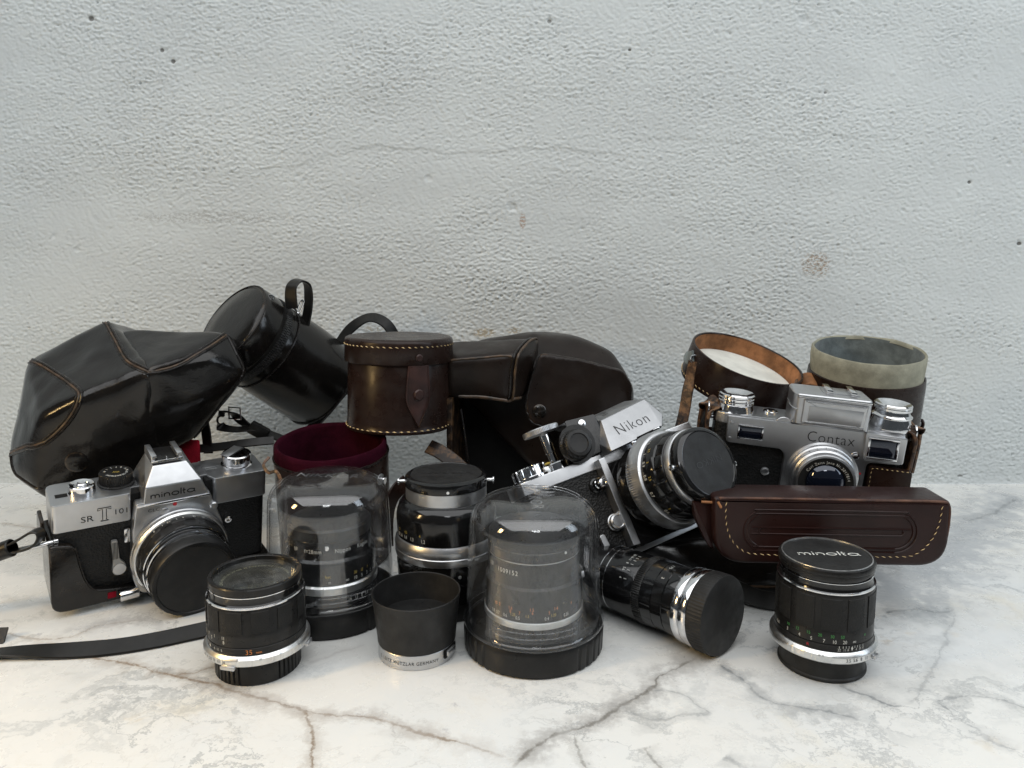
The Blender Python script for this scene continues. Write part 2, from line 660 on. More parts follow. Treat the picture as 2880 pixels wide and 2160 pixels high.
def clear_plastic(name, tint, gloss_rough, haze, f0=0.038):
    k = NT(name)
    tr = k.n('ShaderNodeBsdfTransparent')
    tr.inputs[0].default_value = (*tint, 1)
    gl = k.n('ShaderNodeBsdfGlossy')
    gl.inputs['Roughness'].default_value = gloss_rough
    gl.inputs['Color'].default_value = (1, 1, 1, 1)
    df = k.n('ShaderNodeBsdfDiffuse')
    df.inputs[0].default_value = (0.75, 0.77, 0.8, 1)
    lw = k.n('ShaderNodeLayerWeight')
    lw.inputs[0].default_value = 0.5
    fr = k.math('ADD', k.math('MULTIPLY', k.math('POWER', lw.outputs['Facing'], 5.0), 0.80), f0)
    # uneven pale diffuse haze, painting in the grey veil of reflected light
    oc = k.obj()
    film = k.ramp(k.noise(45, 6, 0.65, oc), 0.4, 0.75, haze * 0.5, haze * 1.8)
    m1 = k.n('ShaderNodeMixShader')
    k.l(film, m1.inputs[0])
    k.l(tr.outputs[0], m1.inputs[1])
    k.l(df.outputs[0], m1.inputs[2])
    m2 = k.n('ShaderNodeMixShader')
    k.l(fr, m2.inputs[0])
    k.l(m1.outputs[0], m2.inputs[1])
    k.l(gl.outputs[0], m2.inputs[2])
    k.t.nodes.remove(k.b)
    k.l(m2.outputs[0], k.out.inputs['Surface'])
    return k.m


M['clear'] = clear_plastic('clear_plastic', (0.975, 0.98, 0.985), 0.02, 0.008, 0.05)
M['embossed'] = clear_plastic('embossed_plastic', (0.90, 0.91, 0.93), 0.06, 0.22, 0.10)
M['filter_glass'] = clear_plastic('filter_glass', (0.86, 0.86, 0.78), 0.015, 0.05, 0.10)


def glass_mat():
    k = NT('coated_lens_glass')
    k.b.inputs['Base Color'].default_value = (0.006, 0.008, 0.014, 1)
    k.b.inputs['Roughness'].default_value = 0.04
    k.b.inputs['IOR'].default_value = 1.6
    k.b.inputs['Coat Weight'].default_value = 0.4
    k.b.inputs['Coat Tint'].default_value = (0.6, 0.7, 1.0, 1)
    return k.m


M['lens_glass'] = glass_mat()


# ------------------------------------------------------------------ wall (plaster relief as real geometry)
WALL_Y = 0.8075


def build_wall():
    step = 0.001
    xs = np.concatenate([[-2.2, -1.2], np.arange(-0.80, 0.8001, step), [1.2, 2.2]])
    zs = np.concatenate([[-0.05], np.arange(0.0, 0.58, step), [1.0, 2.2]])
    nx, nz = len(xs), len(zs)
    rng = np.random.default_rng(11)

    def field(lx, lz, seed, ang=0.0, lo=0.0):
        """filtered random field, correlation lengths in metres"""
        r = np.random.default_rng(seed).standard_normal((nz, nx))
        fx = np.fft.fftfreq(nx, step)[None, :]
        fz = np.fft.fftfreq(nz, step)[:, None]
        c, s = math.cos(ang), math.sin(ang)
        u, w = fx * c + fz * s, -fx * s + fz * c
        g = np.exp(-2 * (math.pi ** 2) * ((u * lx) ** 2 + (w * lz) ** 2) * 0.5)
        if lo:
            g = g * (1 - np.exp(-2 * (math.pi ** 2) * ((u * lo) ** 2 + (w * lo) ** 2) * 0.5))
        h = np.fft.ifft2(np.fft.fft2(r) * g).real
        return h / h.std()

    ripple = field(0.0017, 0.0008, 1, 0.05, 0.0030)
    ripple2 = field(0.0012, 0.0008, 2, -0.3, 0.0025)
    trowel = field(0.0060, 0.0011, 3, 2.2, 0.008)
    trowel2 = field(0.0016, 0.0075, 13, 0.15, 0.010)
    big = field(0.075, 0.035, 4)
    big2 = field(0.030, 0.020, 8)
    mid = field(0.03, 0.014, 5)
    mask = np.clip(0.80 + 0.22 * big + 0.14 * big2, 0.28, 1.3)
    pit = np.clip(field(0.0012, 0.0008, 21, 0.1, 0.0035) - 1.05, 0, None)
    nub = np.clip(field(0.0010, 0.0007, 22, -0.2, 0.003) - 1.35, 0, None)
    rip = np.sign(ripple) * np.abs(ripple) ** 1.25
    h = mask * (0.00017 * rip + 0.00018 * ripple2 - 0.00090 * pit + 0.00055 * nub) + (1.15 - np.minimum(mask, 1.1)) * (0.00008 * trowel + 0.00005 * trowel2) + 0.00016 * mid + 0.00050 * big
    X, Z = np.meshgrid(xs, zs)

    def seam(x0, z0, x1, z1, w, d, wob):
        t = np.clip((X - x0) / (x1 - x0), 0, 1)
        zc = z0 + (z1 - z0) * t + 0.003 * np.sin(X * 37 + wob) + 0.0012 * np.sin(X * 131 + wob * 2)
        fade = np.clip(np.minimum(X - x0, x1 - X) / 0.06, 0, 1)
        return d * fade * np.tanh((Z - zc) / w) * np.exp(-np.abs(Z - zc) / 0.012)
    h += seam(-0.20, 0.355, 0.14, 0.352, 0.0007, 0.0003, 0.4)
    h += seam(0.10, 0.362, 0.42, 0.367, 0.0012, 0.00025, 2.1)
    h += seam(-0.30, 0.330, -0.08, 0.362, 0.0012, 0.0002, 1.2)
    # small blisters and air holes
    for _ in range(230):
        cx, cz = rng.uniform(-0.75, 0.75), rng.uniform(0.02, 0.6)
        r = rng.uniform(0.0010, 0.0019)
        d = np.hypot((X - cx) / 1.2, Z - cz)
        h += 0.0008 * np.exp(-(d / r) ** 2) * rng.choice([1, 1, -1])
    pits = [(256, 52, 2.6, 3.2), (455, 141, 1.9, 2.6), (486, 172, 2.2, 2.8), (613, 82, 2.6, 1.3), (1545, 58, 2.4, 2.6), (2262, 55, 4.6, 1.8), (2290, 78, 3.2, 1.2),
            (1441, 583, 4.2, 2.2), (1205, 502, 3.4, 1.4), (2728, 512, 1.9, 2.8), (2868, 685, 2.2, 3.0), (1771, 140, 1.4, 2.6), (2322, 260, 2.2, 2.2), (150, 665, 2.2, 1.5), (215, 702, 2.6, 1.7),
            (2838, 460, 2.0, 2.0), (2050, 95, 3.2, 1.2), (2690, 110, 3.4, 1.2), (2540, 590, 1.8, 1.6), (1890, 550, 1.8, 1.8), (2228, 635, 2.2, 1.4), (1190, 880, 2.0, 2.0), (575, 745, 2.4, 1.3), (1010, 850, 1.6, 1.6), (2700, 1338, 2.4, 1.6)]
    for px, py, r, dep in pits:
        p = at(px, py, WALL_Y) * MM
        d = np.hypot((X - p.x) / 1.15, Z - p.z) / (r * MM)
        h -= dep * MM * 0.62 * np.exp(-(d ** 4))
    h += 0.006 * np.exp(-Z / 0.004) * 0.15
    h[:, :3] = h[:, -3:] = 0
    co = np.stack([X, WALL_Y - h, Z], -1).reshape(-1, 3).astype(np.float32)
    i = np.arange(nx * nz).reshape(nz, nx)
    q = np.stack([i[:-1, :-1], i[:-1, 1:], i[1:, 1:], i[1:, :-1]], -1).reshape(-1, 4).astype(np.int32)
    me = bpy.data.meshes.new("wall")
    me.vertices.add(len(co))
    me.vertices.foreach_set("co", co.ravel())
    me.loops.add(q.size)
    me.loops.foreach_set("vertex_index", q.ravel())
    me.polygons.add(len(q))
    me.polygons.foreach_set("loop_start", np.arange(0, q.size, 4, dtype=np.int32))
    me.polygons.foreach_set("use_smooth", np.ones(len(q), bool))
    me.update(calc_edges=True)
    k = NT('painted_plaster')
    oc = k.obj()
    n = k.ramp(k.noise(7, 5, 0.6, oc), 0.3, 0.7)
    base = k.mix(n, (0.600, 0.630, 0.624), (0.560, 0.588, 0.586))
    n2 = k.ramp(k.noise(60, 6, 0.7, oc), 0.35, 0.7)
    base = k.mix(k.math('MULTIPLY', n2, 0.25), base, (0.52, 0.54, 0.54))
    sep = k.n('ShaderNodeSeparateXYZ')
    k.l(oc, sep.inputs[0])

    def spot(px, py, rx, rz):
        p = at(px, py, WALL_Y) * MM
        a = k.math('DIVIDE', k.math('SUBTRACT', sep.outputs[0], p.x), rx * MM)
        b = k.math('DIVIDE', k.math('SUBTRACT', sep.outputs[2], p.z), rz * MM)
        return k.math('SQRT', k.math('ADD', k.math('MULTIPLY', a, a), k.math('MULTIPLY', b, b)))
    mp = k.n('ShaderNodeMapping')
    mp.inputs['Scale'].default_value = (1, 1, 2.2)
    k.l(oc, mp.inputs[0])
    chipn = k.noise(330, 3, 0.6, mp.outputs[0])
    for px, py, rx, rz, th, col in [(2295, 745, 20, 17, 0.50, (0.30, 0.22, 0.15)), (1362, 936, 17, 6, 0.44, (0.40, 0.33, 0.22)), (1445, 930, 10, 4, 0.46, (0.40, 0.33, 0.22)), (1470, 622, 4, 10, 0.47, (0.34, 0.22, 0.15)), (1050, 925, 14, 4, 0.47, (0.38, 0.34, 0.26))]:
        d = spot(px, py, rx, rz)
        f = k.math('MULTIPLY', k.ramp(d, 1.0, 0.55), k.ramp(chipn, th, th + 0.05))
        base = k.mix(k.math('MULTIPLY', f, 0.75), base, col)
    for px, py, rx, rz, a in [(256, 52, 2.7, 2.7, .8), (455, 141, 2.1, 2.1, .8), (486, 172, 2.4, 2.2, .8), (1545, 60, 2.2, 2.2, .7), (1771, 140, 1.6, 1.3, .9), (2322, 260, 1.6, 1.3, .7), (2728, 512, 1.9, 1.7, .8), (2868, 685, 2.6, 1.9, .9), (613, 84, 2, 1.2, .5), (2700, 1338, 3.2, 1.2, .7)]:
        base = k.mix(k.ramp(spot(px, py, rx, rz), 1.25, 0.7, 0.0, a), base, (0.10, 0.095, 0.085))
    # old grey scuff
    d = spot(600, 612, 120, 9)
    f = k.math('MULTIPLY', k.ramp(d, 1.0, 0.4), k.ramp(chipn, 0.47, 0.56))
    base = k.mix(k.math('MULTIPLY', f, 0.55), base, (0.36, 0.36, 0.35))
    k.l(base, k.b.inputs['Base Color'])
    k.b.inputs['Roughness'].default_value = 0.55
    k.b.inputs['Specular IOR Level'].default_value = 0.35
    k.bump(k.noise(900, 3, 0.6, oc), 0.25, 0.0003)
    me.materials.append(k.m)
    o = bpy.data.objects.new("wall", me)
    scene.collection.objects.link(o)
    o["kind"] = "structure"
    return o


build_wall()


# ------------------------------------------------------------------ marble table top
def marble():
    k = NT('white_marble')
    oc = k.obj()
    w1 = k.n('ShaderNodeTexNoise')
    w1.inputs['Scale'].default_value = 16
    w1.inputs['Detail'].default_value = 6
    w1.inputs['Roughness'].default_value = 0.62
    k.l(oc, w1.inputs['Vector'])

    def warped(amp):
        sub = k.n('ShaderNodeVectorMath', operation='SUBTRACT')
        k.l(w1.outputs['Color'], sub.inputs[0])
        sub.inputs[1].default_value = (0.5, 0.5, 0.5)
        sc = k.n('ShaderNodeVectorMath', operation='SCALE')
        sc.inputs['Scale'].default_value = amp
        k.l(sub.outputs[0], sc.inputs[0])
        ad = k.n('ShaderNodeVectorMath', operation='ADD')
        k.l(oc, ad.inputs[0])
        k.l(sc.outputs[0], ad.inputs[1])
        return ad.outputs[0]
    wv = warped(0.035)
    wbig = warped(0.12)
    cloud = k.ramp(k.noise(5.0, 6, 0.6, wbig), 0.32, 0.72)
    base = k.mix(cloud, (0.785, 0.775, 0.735), (0.715, 0.735, 0.735))
    base = k.mix(k.ramp(k.noise(9.0, 5, 0.6, wv), 0.56, 0.80), base, (0.74, 0.68, 0.54))
    # soft wandering grey veins, drawn out along one diagonal
    mpg = k.n('ShaderNodeMapping')
    mpg.inputs['Rotation'].default_value = (0, 0, R_(-38))
    mpg.inputs['Scale'].default_value = (0.55, 1.35, 1.0)
    k.l(wbig, mpg.inputs[0])
    dv = mpg.outputs[0]
    smoke = k.math('MULTIPLY', k.ramp(k.noise(4.2, 7, 0.66, dv), 0.50, 0.70), k.ramp(k.noise(13, 5, 0.6, dv), 0.35, 0.62))
    base = k.mix(k.math('MULTIPLY', smoke, 0.55), base, (.44, .46, .46))
    for sc, th, wd, st, col, vec in [(4.0, .5, .024, .68, (.36, .38, .385), dv), (8.5, .48, .020, .66, (.37, .385, .385), dv), (15.0, .52, .016, .34, (.42, .42, .40), wv), (30.0, .5, .02, .14, (.47, .42, .35), wv)]:
        nz = k.noise(sc, 6, 0.64, vec)
        d = k.math('ABSOLUTE', k.math('SUBTRACT', nz, th))
        ridge = k.math('POWER', k.ramp(d, wd, 0.0), 1.6)
        gate = k.ramp(k.noise(sc * .5 + 3, 4, 0.55, wv), 0.40, 0.60)
        base = k.mix(k.math('MULTIPLY', k.math('MULTIPLY', ridge, gate), st), base, col)
    ochre = k.math('MULTIPLY', k.ramp(k.noise(26, 5, 0.6, wv), 0.62, 0.74), k.ramp(k.noise(6, 3, 0.5, oc), 0.5, 0.62))
    base = k.mix(k.math('MULTIPLY', ochre, 0.55), base, (.62, .49, .30))
    # flecks
    fl = k.ramp(k.noise(75, 4, 0.6, wv), 0.67, 0.74)
    base = k.mix(k.math('MULTIPLY', fl, 0.5), base, (.36, .36, .38))

    def ground(px, py):
        a = (px - 1440.0) / 2163.0
        b = -(py - 950.0) / 2163.0
        d = Vector((a, math.cos(CAM_PITCH) + b * math.sin(CAM_PITCH), -math.sin(CAM_PITCH) + b * math.cos(CAM_PITCH)))
        p = Vector((0, 0, CAM_H)) + d * (-CAM_H / d.z)
        return Vector((p.x, p.y))
    fine = k.noise(240, 5, 0.65, oc)
    jit = k.noise(60, 5, 0.65, oc)
    brk = k.noise(28, 4, 0.6, oc)

    def vein(pts, width, strength, col, soft=1.0):
        """a hand-placed vein: a curve over the chord between its ends"""
        nonlocal base
        P = [ground(*p) for p in pts]
        a, b = P[0], P[-1]
        L = (b - a).length
        ex = (b - a) / L
        ey = Vector((-ex.y, ex.x))
        off = [((p - a).dot(ex) / L, (p - a).dot(ey)) for p in P]
        A = max(0.004, max(abs(o[1]) for o in off)) * 1.15
        sx = k.n('ShaderNodeVectorMath', operation='DOT_PRODUCT')
        k.l(wv2, sx.inputs[0])
        sx.inputs[1].default_value = (ex.x / L, ex.y / L, 0)
        sy = k.n('ShaderNodeVectorMath', operation='DOT_PRODUCT')
        k.l(wv2, sy.inputs[0])
        sy.inputs[1].default_value = (ey.x, ey.y, 0)
        u = k.math('SUBTRACT', sx.outputs['Value'], a.dot(ex) / L)
        v = k.math('SUBTRACT', sy.outputs['Value'], a.dot(ey))
        fc = k.n('ShaderNodeFloatCurve')
        cu = fc.mapping.curves[0]
        ys = [(min(max(t, 0), 1), 0.5 + o / (2 * A)) for t, o in off]
        cu.points[0].location = ys[0]
        cu.points[1].location = ys[-1]
        for t, o in ys[1:-1]:
            cu.points.new(t, o)
        fc.mapping.update()
        k.l(u, fc.inputs['Value'])
        g = k.math('MULTIPLY', k.math('SUBTRACT', fc.outputs[0], 0.5), 2 * A)
        d = k.math('ABSOLUTE', k.math('SUBTRACT', v, g))
        wv_ = k.math('MULTIPLY', k.ramp(jit, 0.3, 0.7, 0.30, 2.1), width)
        core = k.math('POWER', k.ramp(k.math('DIVIDE', d, wv_), 1.0, 0.0), soft)
        if soft == 1.0:
            halo = k.ramp(k.math('DIVIDE', d, wv_), 2.6, 0.0)
            thin = k.math('POWER', k.ramp(k.math('DIVIDE', d, wv_), 0.55, 0.0), 0.8)
            core = k.math('MAXIMUM', thin, k.math('MULTIPLY', halo, 0.38))
        ends = k.math('MULTIPLY', k.ramp(u, -0.02, 0.06), k.ramp(u, 1.02, 0.90))
        f = k.math('MULTIPLY', k.math('MULTIPLY', core, ends), k.math('MULTIPLY', k.ramp(fine, 0.25, 0.6, min(1, strength * .85), min(1, strength * 1.35)), k.ramp(brk, 0.32, 0.52, 0.45, 1.0)))
        base = k.mix(f, base, col)
    crk = k.n('ShaderNodeTexNoise')
    crk.inputs['Scale'].default_value = 55
    crk.inputs['Detail'].default_value = 8
    crk.inputs['Roughness'].default_value = 0.72
    k.l(oc, crk.inputs['Vector'])
    sb = k.n('ShaderNodeVectorMath', operation='SUBTRACT')
    k.l(crk.outputs['Color'], sb.inputs[0])
    sb.inputs[1].default_value = (0.5, 0.5, 0.5)
    sk = k.n('ShaderNodeVectorMath', operation='SCALE')
    sk.inputs['Scale'].default_value = 0.010
    k.l(sb.outputs[0], sk.inputs[0])
    av = k.n('ShaderNodeVectorMath', operation='ADD')
    k.l(warped(0.014), av.inputs[0])
    k.l(sk.outputs[0], av.inputs[1])
    wv2 = av.outputs[0]
    BR, GR, GB = (.29, .23, .175), (.25, .262, .268), (.22, .21, .19)
    # broad smoky patches first
    vein([(2470, 1700), (2560, 1640), (2660, 1560), (2760, 1470), (2880, 1375)], 0.045, 0.62, (.42, .44, .46), 1.3)
    vein([(2440, 1640), (2530, 1690), (2640, 1720), (2690, 1690)], 0.040, 0.60, (.42, .44, .45), 1.2)
    vein([(2660, 1445), (2720, 1465), (2790, 1440), (2860, 1400)], 0.004, 0.7, GR)
    vein([(2480, 1722), (2570, 1712), (2650, 1724), (2690, 1712)], 0.004, 0.75, GR)
    vein([(1453, 2140), (1538, 2082), (1668, 2036), (1752, 1984), (1837, 1932), (1857, 1899), (1961, 1847)], 0.013, 0.45, (.45, .44, .43), 1.4)
    vein([(1430, 2160), (1538, 2082), (1668, 2036), (1752, 1984), (1837, 1932), (1857, 1899), (1961, 1847)], 0.0035, 0.85, GB)
    vein([(2013, 1867), (2098, 1919), (2143, 1958), (2280, 1990), (2416, 2030)], 0.010, 0.5, (.44, .45, .45), 1.3)
    vein([(2013, 1867), (2098, 1919), (2143, 1958), (2280, 1990), (2440, 2032)], 0.0028, 0.75, GR)
    vein([(2351, 1925), (2430, 1955), (2514, 1990), (2545, 1985)], 0.003, 0.7, GR)
    vein([(2540, 1985), (2600, 1930), (2640, 1850), (2690, 1720)], 0.003, 0.4, GR)
    vein([(2631, 1978), (2740, 2050), (2800, 2090), (2880, 2110)], 0.0032, 0.6, GR)
    vein([(2631, 1980), (2700, 1965), (2780, 1968), (2900, 2000)], 0.003, 0.6, GR)
    vein([(1752, 2004), (1850, 2020), (1930, 2010), (2006, 2010)], 0.003, 0.55, GR)
    vein([(1830, 1945), (1920, 1955), (1960, 1985), (2006, 2010)], 0.0022, 0.5, GR)
    vein([(1810, 2000), (1820, 2050), (1860, 2060)], 0.010, 0.4, (.50, .50, .48), 1.2)
    vein([(1620, 2070), (1640, 2130), (1690, 2190)], 0.003, 0.55, GB)
    vein([(1810, 2100), (1850, 2150), (1900, 2190)], 0.003, 0.55, GB)
    vein([(2030, 2130), (2090, 2160), (2160, 2200)], 0.004, 0.55, GR)
    vein([(60, 1820), (280, 1850), (488, 1903), (625, 1938), (859, 1997), (1068, 2030), (1300, 2090), (1440, 2140)], 0.0030, 0.78, BR)
    vein([(625, 1938), (859, 1997), (1068, 2030), (1250, 2075)], 0.008, 0.28, (.50, .48, .46), 1.4)
    vein([(859, 1997), (872, 2040), (876, 2080), (886, 2175)], 0.0026, 0.75, BR)
    vein([(488, 1903), (586, 1880), (680, 1850)], 0.0024, 0.6, BR)
    vein([(0, 1775), (60, 1790), (160, 1800), (300, 1755), (420, 1740)], 0.003, 0.5, BR)
    vein([(170, 1780), (270, 1760), (370, 1740), (470, 1760)], 0.011, 0.42, (.42, .43, .44), 1.2)
    vein([(0, 1470), (70, 1480), (150, 1490)], 0.0022, 0.6, BR)
    vein([(0, 1690), (90, 1690), (180, 1700)], 0.012, 0.35, (.55, .50, .42), 1.2)
    vein([(860, 1870), (950, 1840), (1030, 1810)], 0.004, 0.4, (.45, .43, .41))
    k.l(base, k.b.inputs['Base Color'])
    k.l(k.ramp(k.noise(40, 5, 0.6, oc), 0.3, 0.7, 0.22, 0.40), k.b.inputs['Roughness'])
    k.b.inputs['Specular IOR Level'].default_value = 0.5
    k.b.inputs['Subsurface Weight'].default_value = 0.0
    k.bump(k.noise(30, 4, 0.5, oc), 0.08, 0.0006)
    return k.m


table = part("table", rbox(-1500, 1500, -450, WALL_Y * 1000 + 1.5, -30, 0, 2.0), marble())
table["kind"] = "structure"


# ------------------------------------------------------------------ loose lenses
def viewdeg(loc):
    """direction from a thing to the viewer, degrees in the XY plane"""
    return math.degrees(math.atan2(-loc[1], -loc[0]))


def sector(a, c, half):
    d = (math.degrees(a) - c + 180) % 360 - 180
    return abs(d) <= half


def ring_line(r, z, h=0.5, d=0.35):
    return lathe([(r - d, z - h), (r, z - h * .5), (r, z + h * .5), (r - d, z + h)], 96)


def text_part(geo, m, parent, name='lettering'):
    return part(name, geo, m, parent, ang=180)


def grip_pads(parent, r, z0, z1, count, half, start, m):
    """raised knurled pads round a focus ring, one object each"""
    n = 6
    v, f = [], []
    for k in range(n + 1):
        a = R_(-half + 2 * half * k / n)
        for rr, zz in ((r - .5, z0 - .2), (r + .15, z0 + .2), (r + .15, z1 - .2), (r - .5, z1 + .2)):
            v.append((rr * math.cos(a), rr * math.sin(a), zz))
    for k in range(n):
        for j in range(3):
            f.append((k * 4 + j, k * 4 + 4 + j, k * 4 + 5 + j, k * 4 + 1 + j))
    f += [(0, 1, 2, 3), (n * 4 + 3, n * 4 + 2, n * 4 + 1, n * 4)]
    first = None
    for c in range(count):
        Mx = Matrix.Rotation(R_(start + 360.0 * c / count), 4, 'Z')
        if first is None:
            first = part('grip_pad', (v, f), m, parent)
            first.matrix_local = Mx
        else:
            copy_part(first, parent, Mx)


def knurl(amp, step, c=None, half=180, rings=None):
    def rf(a, i):
        if rings is not None and i not in rings:
            return 0.0
        if c is not None and not sector(a, c, half):
            return 0.0
        return -amp if int(math.degrees(a) / step) % 2 else 0.0
    return rf


def tele_lens():
    loc = (0.1928, 0.4517, 0)
    t = thing('camera_lens', 'upright black lens with a silver-ringed lettered front cap, before the brown leather flap', 'lens', loc)
    vd = viewdeg(loc)
    part('rear_cap', lathe([(0, 0), (25.0, 0), (25.9, .7), (25.9, 2.0), (25.1, 2.8), (24.9, 12), (25.2, 14.6), (0, 14.6)], 96), M['black_matte'], t)
    ar = part('aperture_ring', lathe([(24, 15.0), (30.4, 15.0), (31.2, 15.8), (31.4, 16.3), (31.4, 19.2), (31.2, 19.8), (29.4, 21.5), (28.2, 21.6)], 360, knurl(.28, 1.0, vd - 12, 24, (3, 4))), M['bright_aluminium'], t)
    text_part(join(*[wrap(txt(s, 3.1, .8), 31.5, 17.7, vd + d) for s, d in (('3.5', 28), ('5.6', 36), ('8', 43.5), ('11', 51), ('16', 60), ('22', 68))]), M['print_black'], ar)
    part('index_lug', xf(rbox(30.8, 33.4, -2.6, 2.6, 15.2, 17.6, .5), RZ(vd + 66)), M['satin_chrome'], ar)
    sc = part('depth_scale_ring', lathe([(28.0, 21.6), (28.7, 21.7), (28.8, 25.4), (28.2, 25.7)], 96), M['black_satin'], t)
    text_part(join(*[wrap(txt(s, 2.3, .8), 28.95, 23.0, vd + d) for s, d in (('22', 19), ('11', 25.5), ('8', 29.5), ('4', 40), ('8', 45.5), ('11', 50))], *[wrap(([(-.14, -.7, 0), (.14, -.7, 0), (.14, .7, 0), (-.14, .7, 0)], [(0, 1, 2, 3)]), 28.95, 24.7, vd + d) for d in (19, 23.5, 27, 30.5, 38, 41.5, 45, 50)], wrap(([(-.7, 0, 0), (0, -1.6, 0), (.7, 0, 0), (0, 1.6, 0)], [(0, 1, 2, 3)]), 28.95, 23.8, vd + 34.5)), M['print_white'], sc)
    text_part(wrap(txt('R', 2.6), 28.95, 23.6, vd - 15.5), M['print_red'], sc)
    fr = part('focus_ring', lathe([(28.0, 25.8), (28.6, 26.0), (28.5, 32.5), (28.2, 33.2), (28.15, 53.8), (27.8, 55.2), (27.2, 55.4)], 144), M['black_satin'], t)
    text_part(join(*[wrap(txt(s, 3.0, .85), 28.75, 27.6, vd + d) for s, d in (('3', -43), ('4', -26), ('5', -12), ('7', 2), ('10', 13.5), ('20', 25.5), ('\u221e', 37.5), ('0.6', -62))]), M['print_white'], fr)
    text_part(join(*[wrap(txt(s, 2.7, .85), 28.75, 30.8, vd + d) for s, d in (('10', -42), ('12', -29), ('15', -15.5), ('20', -2.5), ('30', 11), ('50', 22.5), ('m', 53))]), M['print_green'], fr)
    grip_pads(fr, 28.5, 33.8, 53.4, 12, 11.0, vd + 9, M['grip_rubber'])
    part('trim_ring', ring_line(28.35, 56.3, .75, .8), M['chrome'], t)
    part('front_barrel', lathe([(27.6, 56.6), (27.0, 57.6), (26.6, 59.2), (26.8, 61.2), (26.9, 61.6), (26.2, 61.7), (26.2, 64.6), (26.4, 66.2)], 96), M['enamel'], t)
    part('filter_ring', ring_line(26.95, 61.9, .32, .4), M['chrome'], t)
    cp = part('front_cap', lathe([(26.3, 63.6), (27.2, 63.8), (27.5, 64.6), (27.3, 66.0), (27.9, 66.8), (28.0, 68.3), (27.4, 69.5), (26.3, 70.0), (25.9, 69.8), (25.8, 69.5), (0, 69.5)], 96), M['black_satin'], t)
    part('cap_ring', lathe([(26.35, 69.9), (26.2, 70.25), (25.6, 70.25), (25.45, 69.6)], 96), M['bright_aluminium'], cp)
    part('cap_disc', lathe([(25.4, 69.62), (0, 69.66)], 96), M['black_matte'], cp)
    text_part(xf(logo_minolta(37, .85), T(1.2, -.6, 69.95) @ RZ(vd + 90 + 21)), M['print_white'], cp, 'logo')


def wide_lens():
    loc = (-0.1568, 0.4485, 0)
    t = thing('camera_lens', 'upright black lens with bare glass front and orange 35, leftmost of the loose lenses', 'lens', loc)
    vd = viewdeg(loc)

    def ribs(a, i):
        if i not in (2, 3, 4):
            return 0.0
        for c in (-64, 62):
            if sector(a, vd + c, 40 if c < 0 else 42):
                return -1.0 if (math.degrees(a) % 7.5) < 1.9 else 0.0
        return 0.0
    part('rear_cap', lathe([(0, 0), (24.6, 0), (25.4, .8), (25.5, 8), (25.5, 13.6), (25.0, 14.9), (0, 14.9)], 288, ribs), M['black_plastic'], t)
    ar = part('aperture_ring', lathe([(24, 15.0), (30.2, 15.0), (31.2, 15.7), (31.35, 16.2), (31.35, 19.0), (31.2, 19.4), (29.6, 21.1), (28.4, 21.3)], 360, knurl(.26, 1.0, vd + 14, 36, (3, 4))), M['bright_aluminium'], t)
    text_part(join(*[wrap(txt(s, 2.7, .8), 31.5, 17.6, vd + d) for s, d in (('2.8', -72), ('4', -64), ('5.6', -58), ('8', -51.5), ('11', -45), ('16', -38))]), M['print_black'], ar)
    for d, w in ((-33, 4.6), (69, 4.0)):
        part('index_lug', xf(rbox(29.6, 32.6, -w, w, 13.6, 16.0, .6), RZ(vd + d)), M['satin_chrome'], ar)
    sc = part('depth_scale_ring', lathe([(28.3, 21.2), (29.0, 21.4), (29.1, 25.2), (28.6, 25.6)], 96), M['black_satin'], t)
    text_part(wrap(txt('35', 4.1, .95, 1.1), 29.25, 23.2, vd - 10.5), M['print_orange'], sc)
    text_part(wrap(txt('mm', 2.3), 29.25, 22.8, vd + .5), M['print_orange'], sc)
    text_part(join(*[wrap(txt(s, 2.4, .8), 29.25, 23.2, vd + d) for s, d in (('11', -50), ('8', -44), ('4', -56), ('\u2666', -66), ('4', -74))]), M['print_white'], sc)
    fr = part('focus_ring', lathe([(28.5, 25.8), (29.0, 26.0), (29.1, 31), (28.9, 33.2), (28.75, 33.6), (28.7, 47.6), (28.4, 48.3), (27.6, 48.6)], 144), M['black_satin'], t)
    text_part(join(*[wrap(txt(s, 3.0, .85), 29.25, z, vd + d) for s, z, d in (('0.5', 30.2, -78), ('7', 30.4, -68), ('5', 29.2, -61), ('1', 30.8, -55), ('11', 31, -41), ('8', 28.4, -40.5))]), M['print_white'], fr)
    grip_pads(fr, 29.05, 34.0, 47.2, 12, 9.8, vd + 3, M['grip_rubber'])
    part('trim_ring', ring_line(28.7, 49.0, .7, .7), M['chrome'], t)
    part('front_barrel', lathe([(28.0, 49.3), (26.9, 50.4), (26.5, 52.6), (26.8, 54.3)], 96), M['enamel'], t)
    part('filter_trim', ring_line(27.2, 54.9, .5, .6), M['chrome'], t)
    part('front_rim', lathe([(26.7, 55.3), (27.2, 55.6), (27.3, 59.4), (26.9, 60.0), (24.9, 60.0), (24.5, 59.5), (24.3, 56.4), (24.2, 48.0), (0, 48.0)], 120), M['black_satin'], t)
    nr = part('name_ring', lathe([(24.2, 54.6), (23.8, 55.0), (16.5, 53.6), (15.4, 52.0), (15.0, 48.5)], 96), M['black_matte'], t)
    text_part(join(*[xf(ring_text(txt(s, 2.6, .9, 1.15), 19.6, vd + 180 + d, 0), T(0, 0, 54.9)) for s, d in (('LENS MADE IN JAPAN', 62), ('MC W.ROKKOR-HG', 0), ('1:2.8 f=35mm', -62))]), M['print_white'], nr)
    part('front_element', lathe([(15.2, 50.5), (12, 52.2), (6, 53.2), (0, 53.5)], 64), M['lens_glass'], t)
    part('filter_glass', lathe([(24.4, 57.2), (12, 57.35), (0, 57.4), (12, 57.0), (24.4, 56.8)], 72), M['filter_glass'], t)


